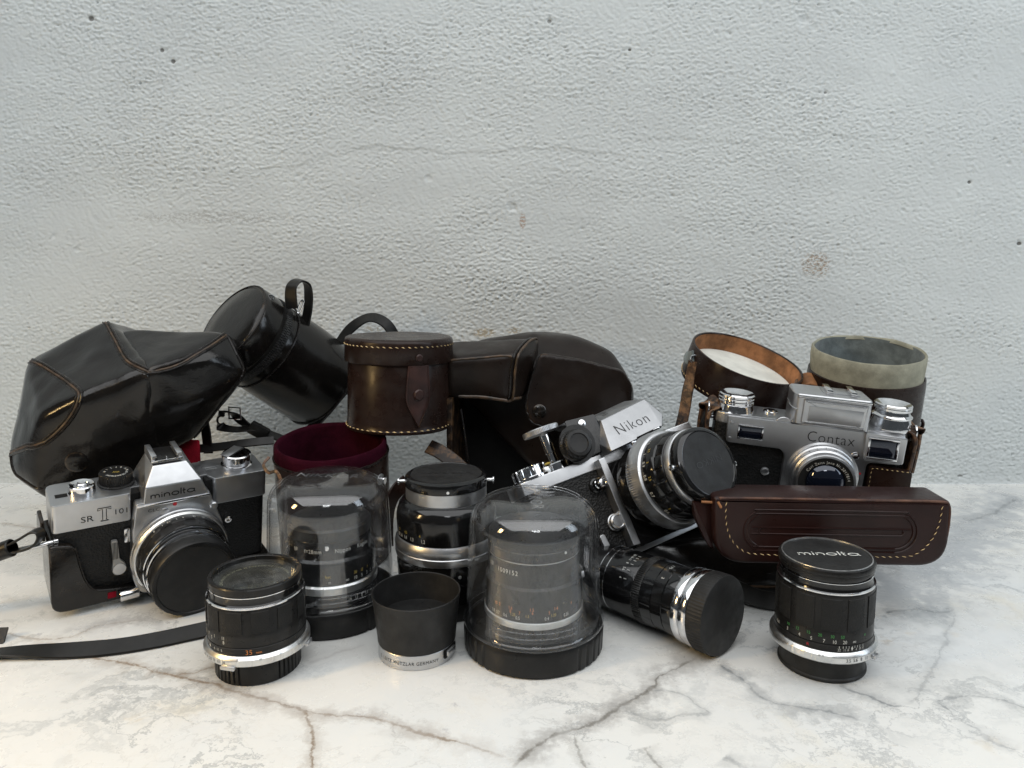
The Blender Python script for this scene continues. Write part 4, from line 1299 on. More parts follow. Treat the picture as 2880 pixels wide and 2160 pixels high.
def nikon_camera():
    loc, rot = (0.115, 0.5495, 0.0413), (-28.5, -11, 26.5)
    t = thing('film_camera', 'chrome film camera tilted sideways with big side-on capped lens, centre of the pile', 'camera', loc, rot)
    plan = [(-95, 10), (-90, 2), (-73, 0), (58, 0), (64, 6), (64, 26), (58, 32), (-73, 32), (-90, 30), (-95, 22)]
    part('body', prism([(x * .995, y + .5) for x, y in plan], 2, 65, 'Z', .6), M['leatherette'], t, wn=True)
    part('base_plate', prism(plan, -2, 2.2, 'Z', .6), M['satin_chrome'], t, wn=True)
    tp = part('top_plate', prism([(-96.2, 12), (-92, 4), (-73.4, -.8), (60, -.8), (66, 6), (66, 26), (60, 33), (-73.4, 33), (-92, 30), (-96.2, 24)], 64.6, 74.4, 'Z', .7), M['satin_chrome'], t, wn=True)
    # mirror box front and chrome edge
    mb = part('mirror_box', prism(rounded([(-28, 2), (46, 2), (46, 66), (-28, 66)], 3, 3), -9, 2, 'Y', .8), M['enamel'], t, wn=True)
    part('chrome_edge', prism([(-32.5, 70.5), (-26.8, 70.5), (-26.8, 4), (-32.8, 4.6)], -9.4, .5, 'Y', .6), M['satin_chrome'], mb, wn=True)
    for x, y, z, r, m, nm in ((-35.4, -.4, 54.3, 3.6, 'chrome', 'preview_button'), (-35.6, -.4, 24.3, 5.6, 'satin_chrome', 'release_button')):
        b = part(nm, facing(lathe([(r + .6, 0), (r + .6, 2), (r, 2.4), (r, 6), (r * .8, 7), (r * .7, 6.6), (0, 6.8)], 40), x, y, z), M[m], t)
    part('button_sleeve', facing(lathe([(5.6, 0), (5.6, 2.6), (4.4, 3.2)], 32), -38.5, -.4, 53.5), M['enamel'], t)
    part('timer_lever', prism(rounded([(-53, 20), (-48.5, 20), (-47, 2), (-52, 1)], 2, 4), -4.5, -1, 'Y', .6), M['satin_chrome'], t, wn=True)
    # finder: black meter box, chrome hood with bevelled faces
    fb = part('meter_box', prism(rounded([(-47.5, 75), (-18, 75), (-18, 104), (-44, 106)], 1.5, 3), -4.5, 30, 'Y', .7), M['enamel'], t, wn=True)
    kb = part('asa_knob', facing(lathe([(11.8, 0), (11.8, 3), (10.8, 4), (10.8, 9.2), (9.6, 10.4), (7.4, 10.6), (7.0, 9.8), (0, 9.6)], 180, knurl(.3, 4, None, 180, (2, 3))), -44.5, -4.2, 86.2), M['black_satin'], fb)
    part('knob_plate', facing(lathe([(14.6, 0), (14.4, 1.2), (0, 1.4)], 64), -41.5, -4.4, 87), M['black_satin'], fb)
    part('screw', facing(lathe([(3.0, 0), (2.8, .9), (0, 1.3)], 24), -31.5, -4.5, 100.2), M['chrome'], fb)
    part('index_plate', rbox(-40, -31, 6, 8, 105, 105.6, .1), M['print_white'], fb)
    hg = hull([(-22.6, -15, 72.5), (26.4, -15, 76.5), (-15, -5, 97.6), (28.2, -5, 102.4), (34, -11, 86), (-25.6, 0, 71.5), (-25, 2, 86), (-17, 12, 104), (-14, 27, 106), (30, 27, 110), (38, 22, 96), (36, 24, 78), (-25, 26, 73)], .7)
    hd = part('prism_hood', hg, M['hood_chrome'], t, wn=True)
    text_part(project(front(txt('Nikon', 11.6, .98, 1.12, .008), 5.3, -60, 86.4, 3.0), hg, (0, 1, 0), .25), M['print_black'], hd, 'logo')
    fo = [[(-3.6, 5), (4.6, 5), (4.6, 2.6), (3.6, 2.6), (3.2, 3.6), (-.4, 3.6), (-.4, .9), (2.6, .9), (2.6, -.6), (-.4, -.6), (-.4, -3.8), (1.2, -3.8), (1.2, -5), (-3.6, -5), (-3.6, -3.8), (-2.4, -3.8), (-2.4, 3.8), (-3.6, 3.8), (-3.6, 5)]]
    text_part(project(xf(strokes(fo, .6), T(-5.0, 6.5, 150) @ RZ(3)), hg, (0, 0, -1), .2), M['print_black'], hd, 'emblem')
    part('meter_window', prism([(2, 74.1), (25, 76.1), (25, 77.7), (2, 75.8)], -15.6, -14, 'Y', .2), M['black_interior'], hd)
    part('meter_catch', prism([(17, 75.9), (23, 76.4), (23, 77.3), (17, 76.8)], -16.0, -15.2, 'Y', .1), M['chrome'], hd)
    part('shoe_contact', rbox(-25, -19.5, 14, 20, 104, 106.6, .5), M['satin_chrome'], fb)
    # controls on the left shoulder
    dl = part('speed_dial', move(lathe([(15.4, 0), (15.4, 1.6), (13.8, 2.2), (13.8, 8.6), (13.2, 9.4), (0, 9.4)], 180, knurl(.8, 12, None, 180, (2, 3))), -77.5, 15, 74.4), M['chrome'], tp)
    dr = part('advance_collar', move(lathe([(10.8, 0), (10.8, 5.2), (10.2, 6.0), (4, 6.2), (0, 6.2)], 72), -56, 13, 74.4), M['chrome'], tp)
    part('coupling_shaft', move(lathe([(3.6, 5), (3.6, 14), (4.3, 14.6), (4.3, 31), (0, 31)], 32), -56, 13, 74.4), M['chrome'], dr)
    part('release_disc', xf(lathe([(0, 0), (13.6, 0), (14.2, .5), (14.2, 3.8), (13.6, 4.4), (0, 4.5)], 200, knurl(.2, 2.4, None, 180, (2, 3))), T(-57.5, 13, 104.6) @ RX(4)), M['satin_chrome'], dr)
    part('shaft_index', move(rbox(-2.6, 3.4, -1.6, 1.6, 6.4, 8, .3), -66, 8, 74.4), M['print_yellow'], dr)
    part('index_block', move(rbox(-2.2, 2.2, -2, 2, 0, 5.0, .5), -68.5, 4, 74.4), M['bright_aluminium'], dr)
    # lens
    cx, cz = 2.0, 38.4

    def lface(g):
        return xf(g, T(cx, -8, cz) @ RZ(11) @ RX(90))
    ln = part('lens_mount', lface(lathe([(30, -2), (32.5, 0), (32.8, 6), (31.6, 9), (31.2, 14), (33.0, 15)], 120)), M['enamel'], t)
    part('aperture_claw', lface(prism(rounded([(-4.5, 27), (4.5, 27), (6, 36), (-6, 36)], 1.2, 3), 2, 4.2, 'Z', .4)), M['chrome'], ln)
    part('silver_ring', lface(lathe([(32.8, 14.6), (35.6, 15.2), (36.0, 16.0), (36.0, 19.4), (35.2, 21.4), (34.2, 27.5), (33.4, 28.2), (32.2, 28.4)], 400, knurl(.45, 1.35, 200, 52, (2, 3)))), M['satin_chrome'], ln)
    fr = part('focus_ring', lface(lathe([(32.0, 28.2), (32.2, 29), (31.4, 35), (30.0, 39), (29.4, 39.6), (28.8, 46.0), (28.2, 46.8), (27.0, 47.2)], 240, knurl(.7, 18, None, 180, (4, 5)))), M['enamel'], ln)
    text_part(join(*[lface(wrap(txt(s, 4.0, .8), 32.2, 31.4, d)) for s, d in (('1.2', 118), ('1', 137), ('0.9', 151), ('0.8', 168), ('0.7', 190), ('0.6', 218))]), M['print_white'], fr)
    text_part(join(*[lface(wrap(txt(s, 3.4, .8), 31.6, 35.2, d)) for s, d in (('3.5', 133), ('3', 150), ('2.5', 171), ('2', 216))]), M['print_yellow'], fr)
    part('front_ring', lface(lathe([(26.6, 47.2), (27.5, 47.6), (27.8, 48.4), (27.8, 51.6), (27.2, 53.0), (26.4, 53.2)], 96)), M['satin_chrome'], ln)
    cp = part('front_cap', lface(lathe([(25.8, 53.0), (26.6, 53.4), (26.8, 54.4), (26.7, 59.0), (26.0, 61.0), (24.4, 62.2), (22.8, 62.4), (22.4, 61.9), (0, 61.8)], 96)), M['enamel'], ln)
    part('cap_disc', lface(lathe([(22.4, 61.95), (0, 62.0)], 72)), M['black_matte'], cp)
    text_part(lface(xf(txt('NIKKO', 6.4, 1.3), T(1, 1, 62.2) @ RZ(180))), M['print_black'], cp)
    for a in (168, -14):
        part('cap_pin', lface(xf(lathe([(1.6, 0), (1.6, 2), (2.3, 2.4), (2.2, 3.4), (0, 3.8)], 20), RZ(a) @ T(26.4, 0, 56.6) @ RY(90))), M['chrome'], cp)


def contax_camera():
    loc, rot = (0.2195, 0.5711, 0.0526), (3.8, 4.6, -11.2)
    t = thing('film_camera', 'chrome rangefinder camera with black collapsed lens sitting in a brown case on the right', 'camera', loc, rot)
    plan = rounded([(-69, 2), (-64, 0), (64, 0), (69, 2), (69, 26), (64, 30), (-64, 30), (-69, 26)], [3, 2, 2, 3, 3, 2, 2, 3], 3)
    part('body', prism(plan, 0, 65, 'Z', .6), M['leatherette'], t, wn=True)
    tp = part('top_plate', prism(rounded([(-70.5, 5), (-62.5, -1), (66, -1), (70.5, 5), (70.5, 26), (64, 31), (-64, 31), (-70.5, 26)], 2.5, 3), 64.5, 72.6, 'Z', 1.0), M['satin_chrome'], t, wn=True)
    fp = part('front_plate', prism(rounded([(-60.4, 71.6), (66, 71.6), (66, 49.5), (42.6, 48), (41, 4), (-17, 4), (-16, 46), (-19, 50.6), (-59.8, 51)], [1, 1, 2, 3, 5, 5, 4, 5, 3], 4), -4.2, 1, 'Y', .7), M['grey_chrome'], t, wn=True)
    text_part(front(txt('Contax', 11.8, .92, 1.06, .012), 14.8, -4.4, 63.0), M['print_black'], fp, 'engraving')
    # rangefinder windows
    for x0, x1, z0, z1, y, fw in ((-52.2, -33.4, 55.0, 66.4, -5.4, 1.3), (39.6, 61.0, 53.4, 69.8, -9.6, 1.6)):
        if x0 > 0:
            part('window_housing', prism(rounded([(37.4, 72.2), (66.4, 71.2), (66, 51), (38.6, 51)], 1.6, 3), -8, 2, 'Y', 1.0), M['satin_chrome'], fp, wn=True)
        wf = part('window_frame', join(rbox(x0, x1, y, y + 2, z1 - fw, z1, .3), rbox(x0, x1, y, y + 2, z0, z0 + fw, .3), rbox(x0, x0 + fw, y, y + 2, z0 + fw, z1 - fw, .3), rbox(x1 - fw, x1, y, y + 2, z0 + fw, z1 - fw, .3)), M['chrome'], fp)
        part('window_pane', rbox(x0 + fw, x1 - fw, y + .9, y + 1.4, z0 + fw, z1 - fw, .05), M['lens_glass'], wf)
    for z in (54.5, 66.8):
        part('screw', facing(lathe([(1.3, 0), (1.2, .5), (0, .7)], 20), -57.2, -4.2, z), M['satin_chrome'], fp)
    # meter housing with its door
    mh = part('meter_housing', prism(rounded([(-15.6, 24.5), (-15.6, -2), (-12.6, -8), (38, -8), (39.5, -4), (38, 24.5)], [5, 3, 2, 2, 3, 5], 4), 72, 96, 'Z', 1.6, 3), M['satin_chrome'], t, wn=True)
    dr = part('meter_door', prism(rounded([(-8.6, 92.6), (36.6, 92.2), (35.6, 73.6), (-8.8, 73.9)], 1, 3), -10.2, -7, 'Y', 1.2), M['satin_chrome'], mh, wn=True)
    part('door_panel', prism([(-4.6, 88.4), (33.4, 88.0), (32.4, 76.6), (-4.8, 76.8)], -10.6, -10, 'Y', .25), M['grey_chrome'], dr)
    for za, zb in ((90.6, 91.5), (75.1, 75.9)):
        part('door_moulding', rbox(-6.6, 34.6, -10.9, -10, za, zb, .3), M['chrome'], dr)
    part('seam_line', tube([(-15.9, 20, 84.5), (-15.9, -1, 84.5), (-13, -7.9, 84.3)], .35, 6), M['chrome'], mh)
    part('hinge_bar', rbox(-13, 38.6, -9.4, -7.8, 93.4, 95.2, .6), M['chrome'], mh)
    for x in (10.5, 27.5):
        part('shoe_rail', prism([(x - 2.4, 96), (x + 2.4, 96), (x + 2.4, 98.6), (x + 1.2, 99.2), (x - 2.4, 99.2)], 0, 20, 'Y', .35), M['chrome'], mh)
    part('shoe_floor', rbox(6, 32, 1.5, 21, 95.9, 96.5, .2), M['grey_chrome'], mh)
    # knobs
    kl = part('winding_knob', move(lathe([(14.4, 0), (13.8, 1.2), (12.4, 5.0), (12.8, 5.8), (13.7, 6.2), (13.7, 7.8), (13.2, 8.2), (13.7, 8.7), (13.7, 10.2), (13.2, 10.6), (13.6, 11.1), (13.6, 12.8), (12.6, 13.6), (11.2, 13.2), (8.6, 11.2), (4.2, 10.6), (3.8, 11.4), (2.2, 11.8), (0, 11.8)], 96), -54, 14, 72.6), M['chrome'], t)
    text_part(join(*[move(wrap(txt(s, 2.2, .8), 13.4, 3.0, -90 + d), -54, 14, 72.6) for s, d in (('25', -42), ('50', -22), ('100', 2), ('200', 26))]), M['print_black'], kl)
    part('rewind_knob', move(lathe([(15.4, 0), (15.6, 1.4), (14.2, 5), (13.0, 8.4), (14.3, 9.2), (14.4, 10.2), (12.6, 11.6), (12.0, 14), (13.3, 14.8), (13.3, 16.2), (12.9, 16.5), (13.3, 16.9), (13.3, 18.4), (12.4, 19.2), (10.8, 18.6), (7.4, 16.0), (3, 15.0), (0, 15.0)], 96), 59, 14, 72.6), M['chrome'], t)
    part('release_button', move(lathe([(5.6, 0), (5.6, 1.0), (5.0, 1.4), (3.6, 1.2), (3.4, 2.2), (0, 2.4)], 40), -27, 17, 72.6), M['chrome'], t)
    part('focus_wheel', xf(lathe([(0, -1.4), (5.8, -1.4), (6.2, -1), (6.2, 1), (5.8, 1.4), (0, 1.4)], 60), T(-19.5, -1, 69) @ RX(90)), M['grey_chrome'], tp)
    # lens
    cx, cz = 12.2, 34.2
    ln = part('lens_mount', facing(lathe([(26.0, 0), (26.0, 1.2), (24.6, 2.0), (24.4, 5.0), (23.6, 5.8), (22.6, 6.2), (22.4, 9.0), (23.0, 9.4), (23.0, 11), (21.8, 12), (21.4, 15.2), (20.6, 16.4), (19.4, 16.8)], 120), cx, -4, cz), M['satin_chrome'], t)
    text_part(join(*[arc_front(txt(s, 2.2, .85), 22.8, a, cx, -10.4, cz) for s, a in (('6', 140), ('4', 122), ('3', 108), ('2', 92), ('1.5', 76), ('1', 60))]), M['print_black'], ln)
    nr = part('name_ring', facing(lathe([(19.6, 16.6), (19.2, 17.0), (14.4, 16.2), (13.6, 15.2)], 96), cx, -4, cz), M['black_matte'], ln)
    text_part(arc_front(txt('Carl Zeiss Jena Nr.2017814', 2.9, .9, 1.28), 15.9, 82, cx, -21.0, cz), M['print_white'], nr)
    part('front_element', facing(lathe([(13.9, 15.0), (12, 17.4), (8, 19.6), (4, 20.6), (0, 20.9)], 72), cx, -4, cz), M['lens_glass'], ln)
    part('timer_screw', facing(lathe([(3.2, 0), (3.2, 1.2), (2.4, 1.5), (2.2, 2.2), (0, 2.6)], 32), -28, -.4, 30.5), M['satin_chrome'], t)
    part('catch_button', facing(lathe([(3.0, 0), (2.8, .6), (2.2, .4), (1.9, 1.6), (0, 1.9)], 28), 33.6, -4.2, 52.4), M['chrome'], fp)
    part('index_dot', facing(lathe([(.9, 0), (.8, .3), (0, .4)], 16), 38.8, -4.2, 39.2), M['print_red'], fp)
    for x, s in ((-70, -1), (70, 1)):
        part('strap_lug', xf(lathe([(1.6, 0), (1.6, 3), (2.2, 3.4), (0, 3.8)], 20), T(x, 9, 66) @ RY(90 * s)), M['chrome'], t)


srt_camera()
nikon_camera()
contax_camera()


# ------------------------------------------------------------------ leather cases
from mathutils.bvhtree import BVHTree
from mathutils import noise as mnoise


def soft_hull(pts, level=4, smooth=10, wob=0.8, seed=0.0):
    """a stuffed leather form: convex hull, subdivided, relaxed and slightly uneven"""
    bm = bmesh.new()
    for p in pts:
        bm.verts.new(p)
    r = bmesh.ops.convex_hull(bm, input=bm.verts)
    dead = [q for q in bm.verts if not q.link_faces]
    if dead:
        bmesh.ops.delete(bm, geom=dead, context='VERTS')
    bmesh.ops.triangulate(bm, faces=bm.faces)
    for _ in range(level):
        es = [e for e in bm.edges if e.calc_length() > 5.0]
        if es:
            bmesh.ops.subdivide_edges(bm, edges=es, cuts=1, use_grid_fill=True)
            bmesh.ops.triangulate(bm, faces=bm.faces)
    for _ in range(smooth):
        bmesh.ops.smooth_vert(bm, verts=bm.verts, factor=0.5, use_axis_x=True, use_axis_y=True, use_axis_z=True)
    for q in bm.verts:
        n = mnoise.noise(q.co * 0.022 + Vector((seed, 0, 0))) * 1.6 + mnoise.noise(q.co * 0.06 + Vector((seed, 5, 0))) * 0.5
        q.co += q.normal * n * wob
    bm.normal_update()
    bvh = BVHTree.FromBMesh(bm)
    return bm_geo(bm), bvh


def on_surface(bvh, pts, n=10, lift=0.0):
    out, nor = [], []
    for p in spline(pts, n):
        l, nn, _, _ = bvh.find_nearest(p)
        out.append(l + nn * lift)
        nor.append(nn.copy())
    return out, nor


def path_tube(path, r, seg=8):
    return tube(path, r, seg, smooth=False)


def rel(o, geo):
    c = o.location * 1000
    return [(p[0] - c.x, p[1] - c.y, p[2] - c.z) for p in geo[0]], geo[1]


def wobble(geo, amp, sc=0.02, seed=0.0):
    out = []
    for p in geo[0]:
        v = Vector(p)
        k = mnoise.noise_vector(v * sc + Vector((seed, seed, 0)))
        out.append(tuple(v + k * amp))
    return out, geo[1]


def circle_path(r, z, n=120, a0=0, a1=360):
    P = [Vector((r * math.cos(R_(a0 + (a1 - a0) * i / n)), r * math.sin(R_(a0 + (a1 - a0) * i / n)), z)) for i in range(n + 1)]
    N = [Vector((p.x, p.y, 0)).normalized() for p in P]
    return P, N


def black_case():
    A, B, C, D = at(296, 905, .655), at(81, 1014, .645), at(640, 938, .640), at(690, 1045, .632)
    E, F, G, H_ = at(417, 1040, .585), at(221, 1118, .575), at(84, 1256, .582), at(34, 1275, .600)
    I, J, K = at(100, 1376, .572), at(330, 1345, .596), at(548, 1235, .622)
    pts = [A, B, C, D, E, F, G, H_, I, J, K, at(150, 1375, .575), at(45, 1335, .585), at(660, 1095, .628), at(40, 1220, .625), at(75, 1120, .645)]
    back = [p + Vector((6, 58, -14)) for p in (A, B)] + [p + Vector((-10, 34, -4)) for p in (C, D)] + [H_ + Vector((8, 60, 8)), I + Vector((10, 60, 12)), K + Vector((-14, 26, 10)), Vector((-318, 640, 0)), Vector((-296, 648, 0)), Vector((-312, 672, 0))]
    A2 = at(330, 934, .652)
    left = [A, B, E, F, G, H_, I, J, at(150, 1378, .575), at(42, 1335, .585), at(36, 1220, .625), at(74, 1110, .645), at(430, 1150, .590), at(420, 1290, .600), at(58, 1160, .605), at(120, 1170, .574)]
    right = [A2, at(430, 936, .652), C, D, E, K, J, at(660, 1095, .628), at(430, 1150, .590), at(590, 1010, .612), at(560, 1120, .606)]
    bl = [A + Vector((6, 58, -14)), B + Vector((6, 58, -14)), H_ + Vector((8, 60, 8)), I + Vector((10, 60, 12)), Vector((-318, 640, 0)), Vector((-296, 648, 0)), Vector((-312, 672, 0))]
    br = [A2 + Vector((0, 50, -10)), C + Vector((-10, 34, -4)), D + Vector((-10, 34, -4)), K + Vector((-14, 26, 10))]

    def infl(P):
        cen = sum(P, Vector()) / len(P)
        return [p + (p - cen).normalized() * 2.0 for p in P]
    g, bvl = soft_hull(infl(left) + bl, 5, 9, 1.3, 3.0)
    g2, bvr = soft_hull(infl(right) + br, 5, 9, 1.1, 6.0)

    class Both:
        """nearest point on whichever of the two leather forms lies outside"""
        def find_nearest(self, p):
            x, y = bvl.find_nearest(p), bvr.find_nearest(p)
            return x if x[0].y - (p - x[0]).length * 0 < y[0].y + 0.5 and (p - x[0]).length < (p - y[0]).length + 6 else y
    bvh = Both()
    base = at(330, 1345, .62)
    t = thing('ever_ready_case', 'glossy black leather camera case top with worn piping, above the far left camera', 'camera case', base * MM)
    part('shell', rel(t, g), M['black_leather'], t, ang=80)
    part('wing', rel(t, g2), M['black_leather'], t, ang=80)
    seams = [
        [A, A.lerp(E, .35) + Vector((-2, -3, -2)), A.lerp(E, .75) + Vector((-6, -2, -4)), E, E.lerp(C, .3) + Vector((4, -3, -5)), E.lerp(C, .7) + Vector((4, -3, -3)), C],
        [B, B.lerp(F, .35) + Vector((4, -3, 4)), B.lerp(F, .8) + Vector((5, -2, 3)), F, F.lerp(G, .3) + Vector((5, -4, -5)), F.lerp(G, .75) + Vector((5, -3, -5)), G, H_],
    ]
    for k, s in enumerate(seams):
        p1, n1 = on_surface(bvh, s, 10, 0.2)
        side = [q.cross((p1[min(i + 1, len(p1) - 1)] - p1[max(i - 1, 0)]).normalized()) for i, q in enumerate(n1)]
        part('piping', rel(t, path_tube(p1, .95)), M['worn_piping'], t)
        part('piping', rel(t, path_tube([p + d * 2.1 for p, d in zip(p1, side)], 1.1)), M['piping'], t)
        part('seam_welt', rel(t, path_tube([p - d * 1.9 for p, d in zip(p1, side)], .8)), M['piping'], t)
    p2, _ = on_surface(bvh, [C, C.lerp(D, .5) + Vector((3, -2, 0)), D, at(660, 1095, .628), K], 10, .1)
    part('edge_binding', rel(t, path_tube(p2, 1.0)), M['piping'], t)
    p3, _ = on_surface(bvh, [H_, at(45, 1335, .585), I, at(150, 1375, .575), at(250, 1352, .585), J], 10, .1)
    part('edge_binding', rel(t, path_tube(p3, 1.1)), M['piping'], t)
    sp, sn = bvh.find_nearest(at(212, 1303, .575))[:2]
    part('press_stud', rel(t, xf(lathe([(8.2, 0), (8.0, 1.0), (6.6, 1.6), (4, 2.2), (0, 2.5)], 40), Matrix.Translation(sp) @ sn.to_track_quat('Z', 'Y').to_matrix().to_4x4())), M['black_leather'], t)
    q = at(536, 1290, .628)
    part('lining', rel(t, move(rbox(-10, 8, -2, 3, -12, 16, 2), q.x, q.y, q.z)), M['red_felt'], t)


def zip_case():
    a, b = at(905, 1082, .756), at(650, 908, .686)
    d = (b - a).normalized()
    t = thing('zip_case', 'round black leather lens case with zipped lid leaning against the wall', 'lens case', a * MM)
    rot = d.to_track_quat('Z', 'Y')
    t.rotation_euler = rot.to_euler()
    L = (b - a).length
    inv = rot.to_matrix().inverted()
    body = lathe([(0, 0), (40, 0), (43.4, 1.2), (44.6, 3), (44.2, 5), (44.8, 8), (44.6, 40), (43.6, 62), (42.6, L - 38), (41.8, L - 34)], 96)
    part('body', wobble(body, 1.2, .02, 4), M['black_leather'], t, ang=50)
    part('zip_tape', wobble(lathe([(42.4, L - 37), (41.9, L - 35.5), (41.2, L - 31), (41.2, L - 26), (41.6, L - 22.5), (42.0, L - 21.5)], 96), .6, .02, 4), M['strap'], t)
    teeth = []
    for row, z in ((0, L - 30.6), (1, L - 27.0)):
        for k in range(118):
            an = 360.0 / 118 * (k + .5 * row)
            teeth.append(xf(rbox(-.3, 2.3, -.7, .7, -1.8, 1.8, 0), RZ(an) @ T(41.1, 0, z)))
    part('zip_teeth', join(*teeth), M['zip_metal'], t, kind='stuff')
    lid = part('lid', wobble(lathe([(41.8, L - 22), (42.0, L - 21), (41.6, L - 10), (41.0, L - 3.4), (39.8, L - .9), (38.4, L - .2), (37.6, L - .6), (36.6, L), (20, L + .9), (0, L + 1.2)], 96), 1.0, .02, 2), M['black_leather'], t, ang=50)
    P, _ = circle_path(40.6, L - 1.6, 90)
    part('piping', tube(P[:-1], 1.0, 8, 1, True), M['piping'], lid)
    P, _ = circle_path(43.7, L - 40, 90)
    part('welt', tube(P[:-1], .8, 6, 1, True), M['piping'], t)
    P, _ = circle_path(44.6, 2.6, 90)
    part('welt', tube(P[:-1], .9, 6, 1, True), M['piping'], t)
    # pull tab, ring and carrying loop

    def loc(p):
        return tuple(inv @ (p - a))
    part('zip_pull', tube([loc(at(752, 838, .690)), loc(at(757, 830, .690)), loc(at(768, 832, .690)), loc(at(768, 842, .690)), loc(at(758, 846, .690))], .8, 6, 4, True), M['chrome'], t)
    part('d_ring', tube([loc(at(x, y, .700)) for x, y in ((812, 858), (815, 848), (838, 880), (846, 872), (854, 850), (848, 846), (836, 872))], .9, 8, 6), M['chrome'], t)
    cl = [(at(822, 868, .698)), at(818, 838, .698), at(820, 806, .700), at(838, 789, .706), at(862, 797, .714), at(868, 830, .716), at(866, 870, .716), at(858, 912, .716)]
    nm = [Vector(v) for v in ((-.35, -.9, 0), (-.35, -.9, .1), (-.4, -.8, .3), (-.1, -.3, 1), (.6, .5, .5), (.6, .7, 0), (.6, .7, 0), (.6, .7, 0))]
    part('carrying_loop', ribbon([inv @ (p - a) for p in cl], [inv @ v for v in nm], 13, 1.8), M['strap'], t)


def brown_round_case():
    c = at(1122, 1196, .650)
    top = at(1128, 946, .650)
    H0 = (top - c).length
    t = thing('lens_case', 'brown leather cylindrical lens case with pointed snap tab, standing on top of the pile', 'lens case', c * MM, (-2.0, 1.0, 0))
    vd = viewdeg(c)
    part('body', wobble(lathe([(0, 0), (43.5, 0), (44.4, .8), (44.6, 2.6), (43.8, 4.2), (43.4, 8), (43.2, H0 - 16), (42, H0 - 14)], 96), .5, .02, 1), M['brown_leather'], t)
    lid = part('lid', wobble(lathe([(43.6, H0 - 20.4), (45.4, H0 - 20.4), (46.0, H0 - 19.6), (45.8, H0 - 8), (46.0, H0 - 3.2), (45.2, H0 - .9), (43.0, H0 + .3), (41, H0 + .2), (0, H0 + .4)], 96), .5, .02, 6), M['brown_leather'], t, ang=50)
    P, N = circle_path(45.95, H0 - 5.6, 240)
    part('stitching', stitches(P, N, 3.2, 1.9, .55, .55, .5), M['thread'], lid, kind='stuff')
    P, N = circle_path(44.6, 3.2, 240)
    part('stitching', stitches(P, N, 3.6, 2.1, .6, .6, .2), M['thread'], t, kind='stuff')
    tab = rounded([(-8.6, H0 - 20), (8.6, H0 - 20), (10.6, H0 - 46), (9.4, H0 - 52), (0, 6), (-9.4, H0 - 52), (-10.6, H0 - 46)], [1, 1, 3, 3, 1.5, 3, 3], 4)
    g = prism(tab, 0, 1.6, 'Z', .4)
    sub = []
    bm = bmesh.new()
    vs = [bm.verts.new(p) for p in g[0]]
    for q in g[1]:
        try:
            bm.faces.new([vs[i] for i in q])
        except ValueError:
            pass
    for _ in range(3):
        bmesh.ops.triangulate(bm, faces=bm.faces)
        bmesh.ops.subdivide_edges(bm, edges=[e for e in bm.edges if e.calc_length() > 5], cuts=1)
    g = bm_geo(bm)
    ta = vd + 20
    tb = part('snap_tab', wrap(g, 43.9, 0, ta), M['tab_leather'], t)
    inset = tab + [tab[0]]
    P = spline([Vector((x * .84, 8 + (z - 8) * .97, 1.7)) for x, z in inset], 2)
    part('tab_crease', wrap(tube([tuple(p) for p in P], .3, 5, 1), 43.6, 0, ta), M['brown_leather'], tb)
    part('press_stud', xf(lathe([(4.6, 0), (4.5, 1.2), (3.6, 2.1), (0, 2.5)], 32), RZ(ta) @ T(45.2, 0, H0 - 44) @ RY(90)), M['tab_leather'], tb)
    part('rivet', xf(lathe([(3.0, 0), (3.0, .8), (2.2, 1.5), (0, 1.8)], 28), RZ(ta) @ T(45.8, 0, H0 - 14) @ RY(90)), M['tab_leather'], lid)


def maroon_case():
    c = at(936, 1240, .612)
    Hc = c.z
    tilt = 6.0
    t = thing('lens_case', 'open round leather lens case lined with maroon velvet, behind the left clear dome', 'lens case', (c.x * MM, (c.y + 4) * MM, 0.0025), (tilt, 0, 0))
    part('outer_wall', wobble(lathe([(0, 0), (43, 0), (44.6, 1), (45.2, Hc - 20), (45.4, Hc - 11), (44.8, Hc - 9.6), (43.4, Hc - 9.6)], 96), .6, .02, 1), M['brown_leather'], t, ang=50)
    part('lining', wobble(lathe([(44.4, Hc - 12), (44.6, Hc - 5), (44.2, Hc - 1), (43.0, Hc + .2), (41.6, Hc - .4), (40.4, Hc - 3), (40.0, 8), (0, 6)], 96), .9, .03, 9), M['velvet'], t, ang=60)
    P, N = circle_path(45.5, Hc - 10.4, 90)
    part('rim_edge', tube(P[:-1], .7, 6, 1, True), M['piping'], t)
    vd = viewdeg((c.x, c.y))
    st = part('stud_base', xf(lathe([(4.8, 0), (4.6, .8), (2, 1.2), (0, 1.2)], 28), RZ(vd + 54) @ T(45.0, 0, Hc - 26) @ RY(90)), M['satin_chrome'], t)
    part('stud_head', xf(lathe([(1.8, 1), (1.8, 3), (3.2, 3.8), (3.0, 5.2), (0, 6.0)], 28), RZ(vd + 54) @ T(45.0, 0, Hc - 26) @ RY(90)), M['chrome'], st)
    pts = [Vector(p) - Vector((c.x, c.y + 4, 2.5)) for p in (at(768, 1262, .585), at(752, 1282, .580), at(765, 1302, .575), at(785, 1298, .572), at(797, 1318, .57), at(792, 1345, .57))]
    part('tie_thong', ribbon([tuple(p) for p in pts], [(-.3, -.8, .5)] * 6, 2.6, .9), M['old_strap_leather'], t)


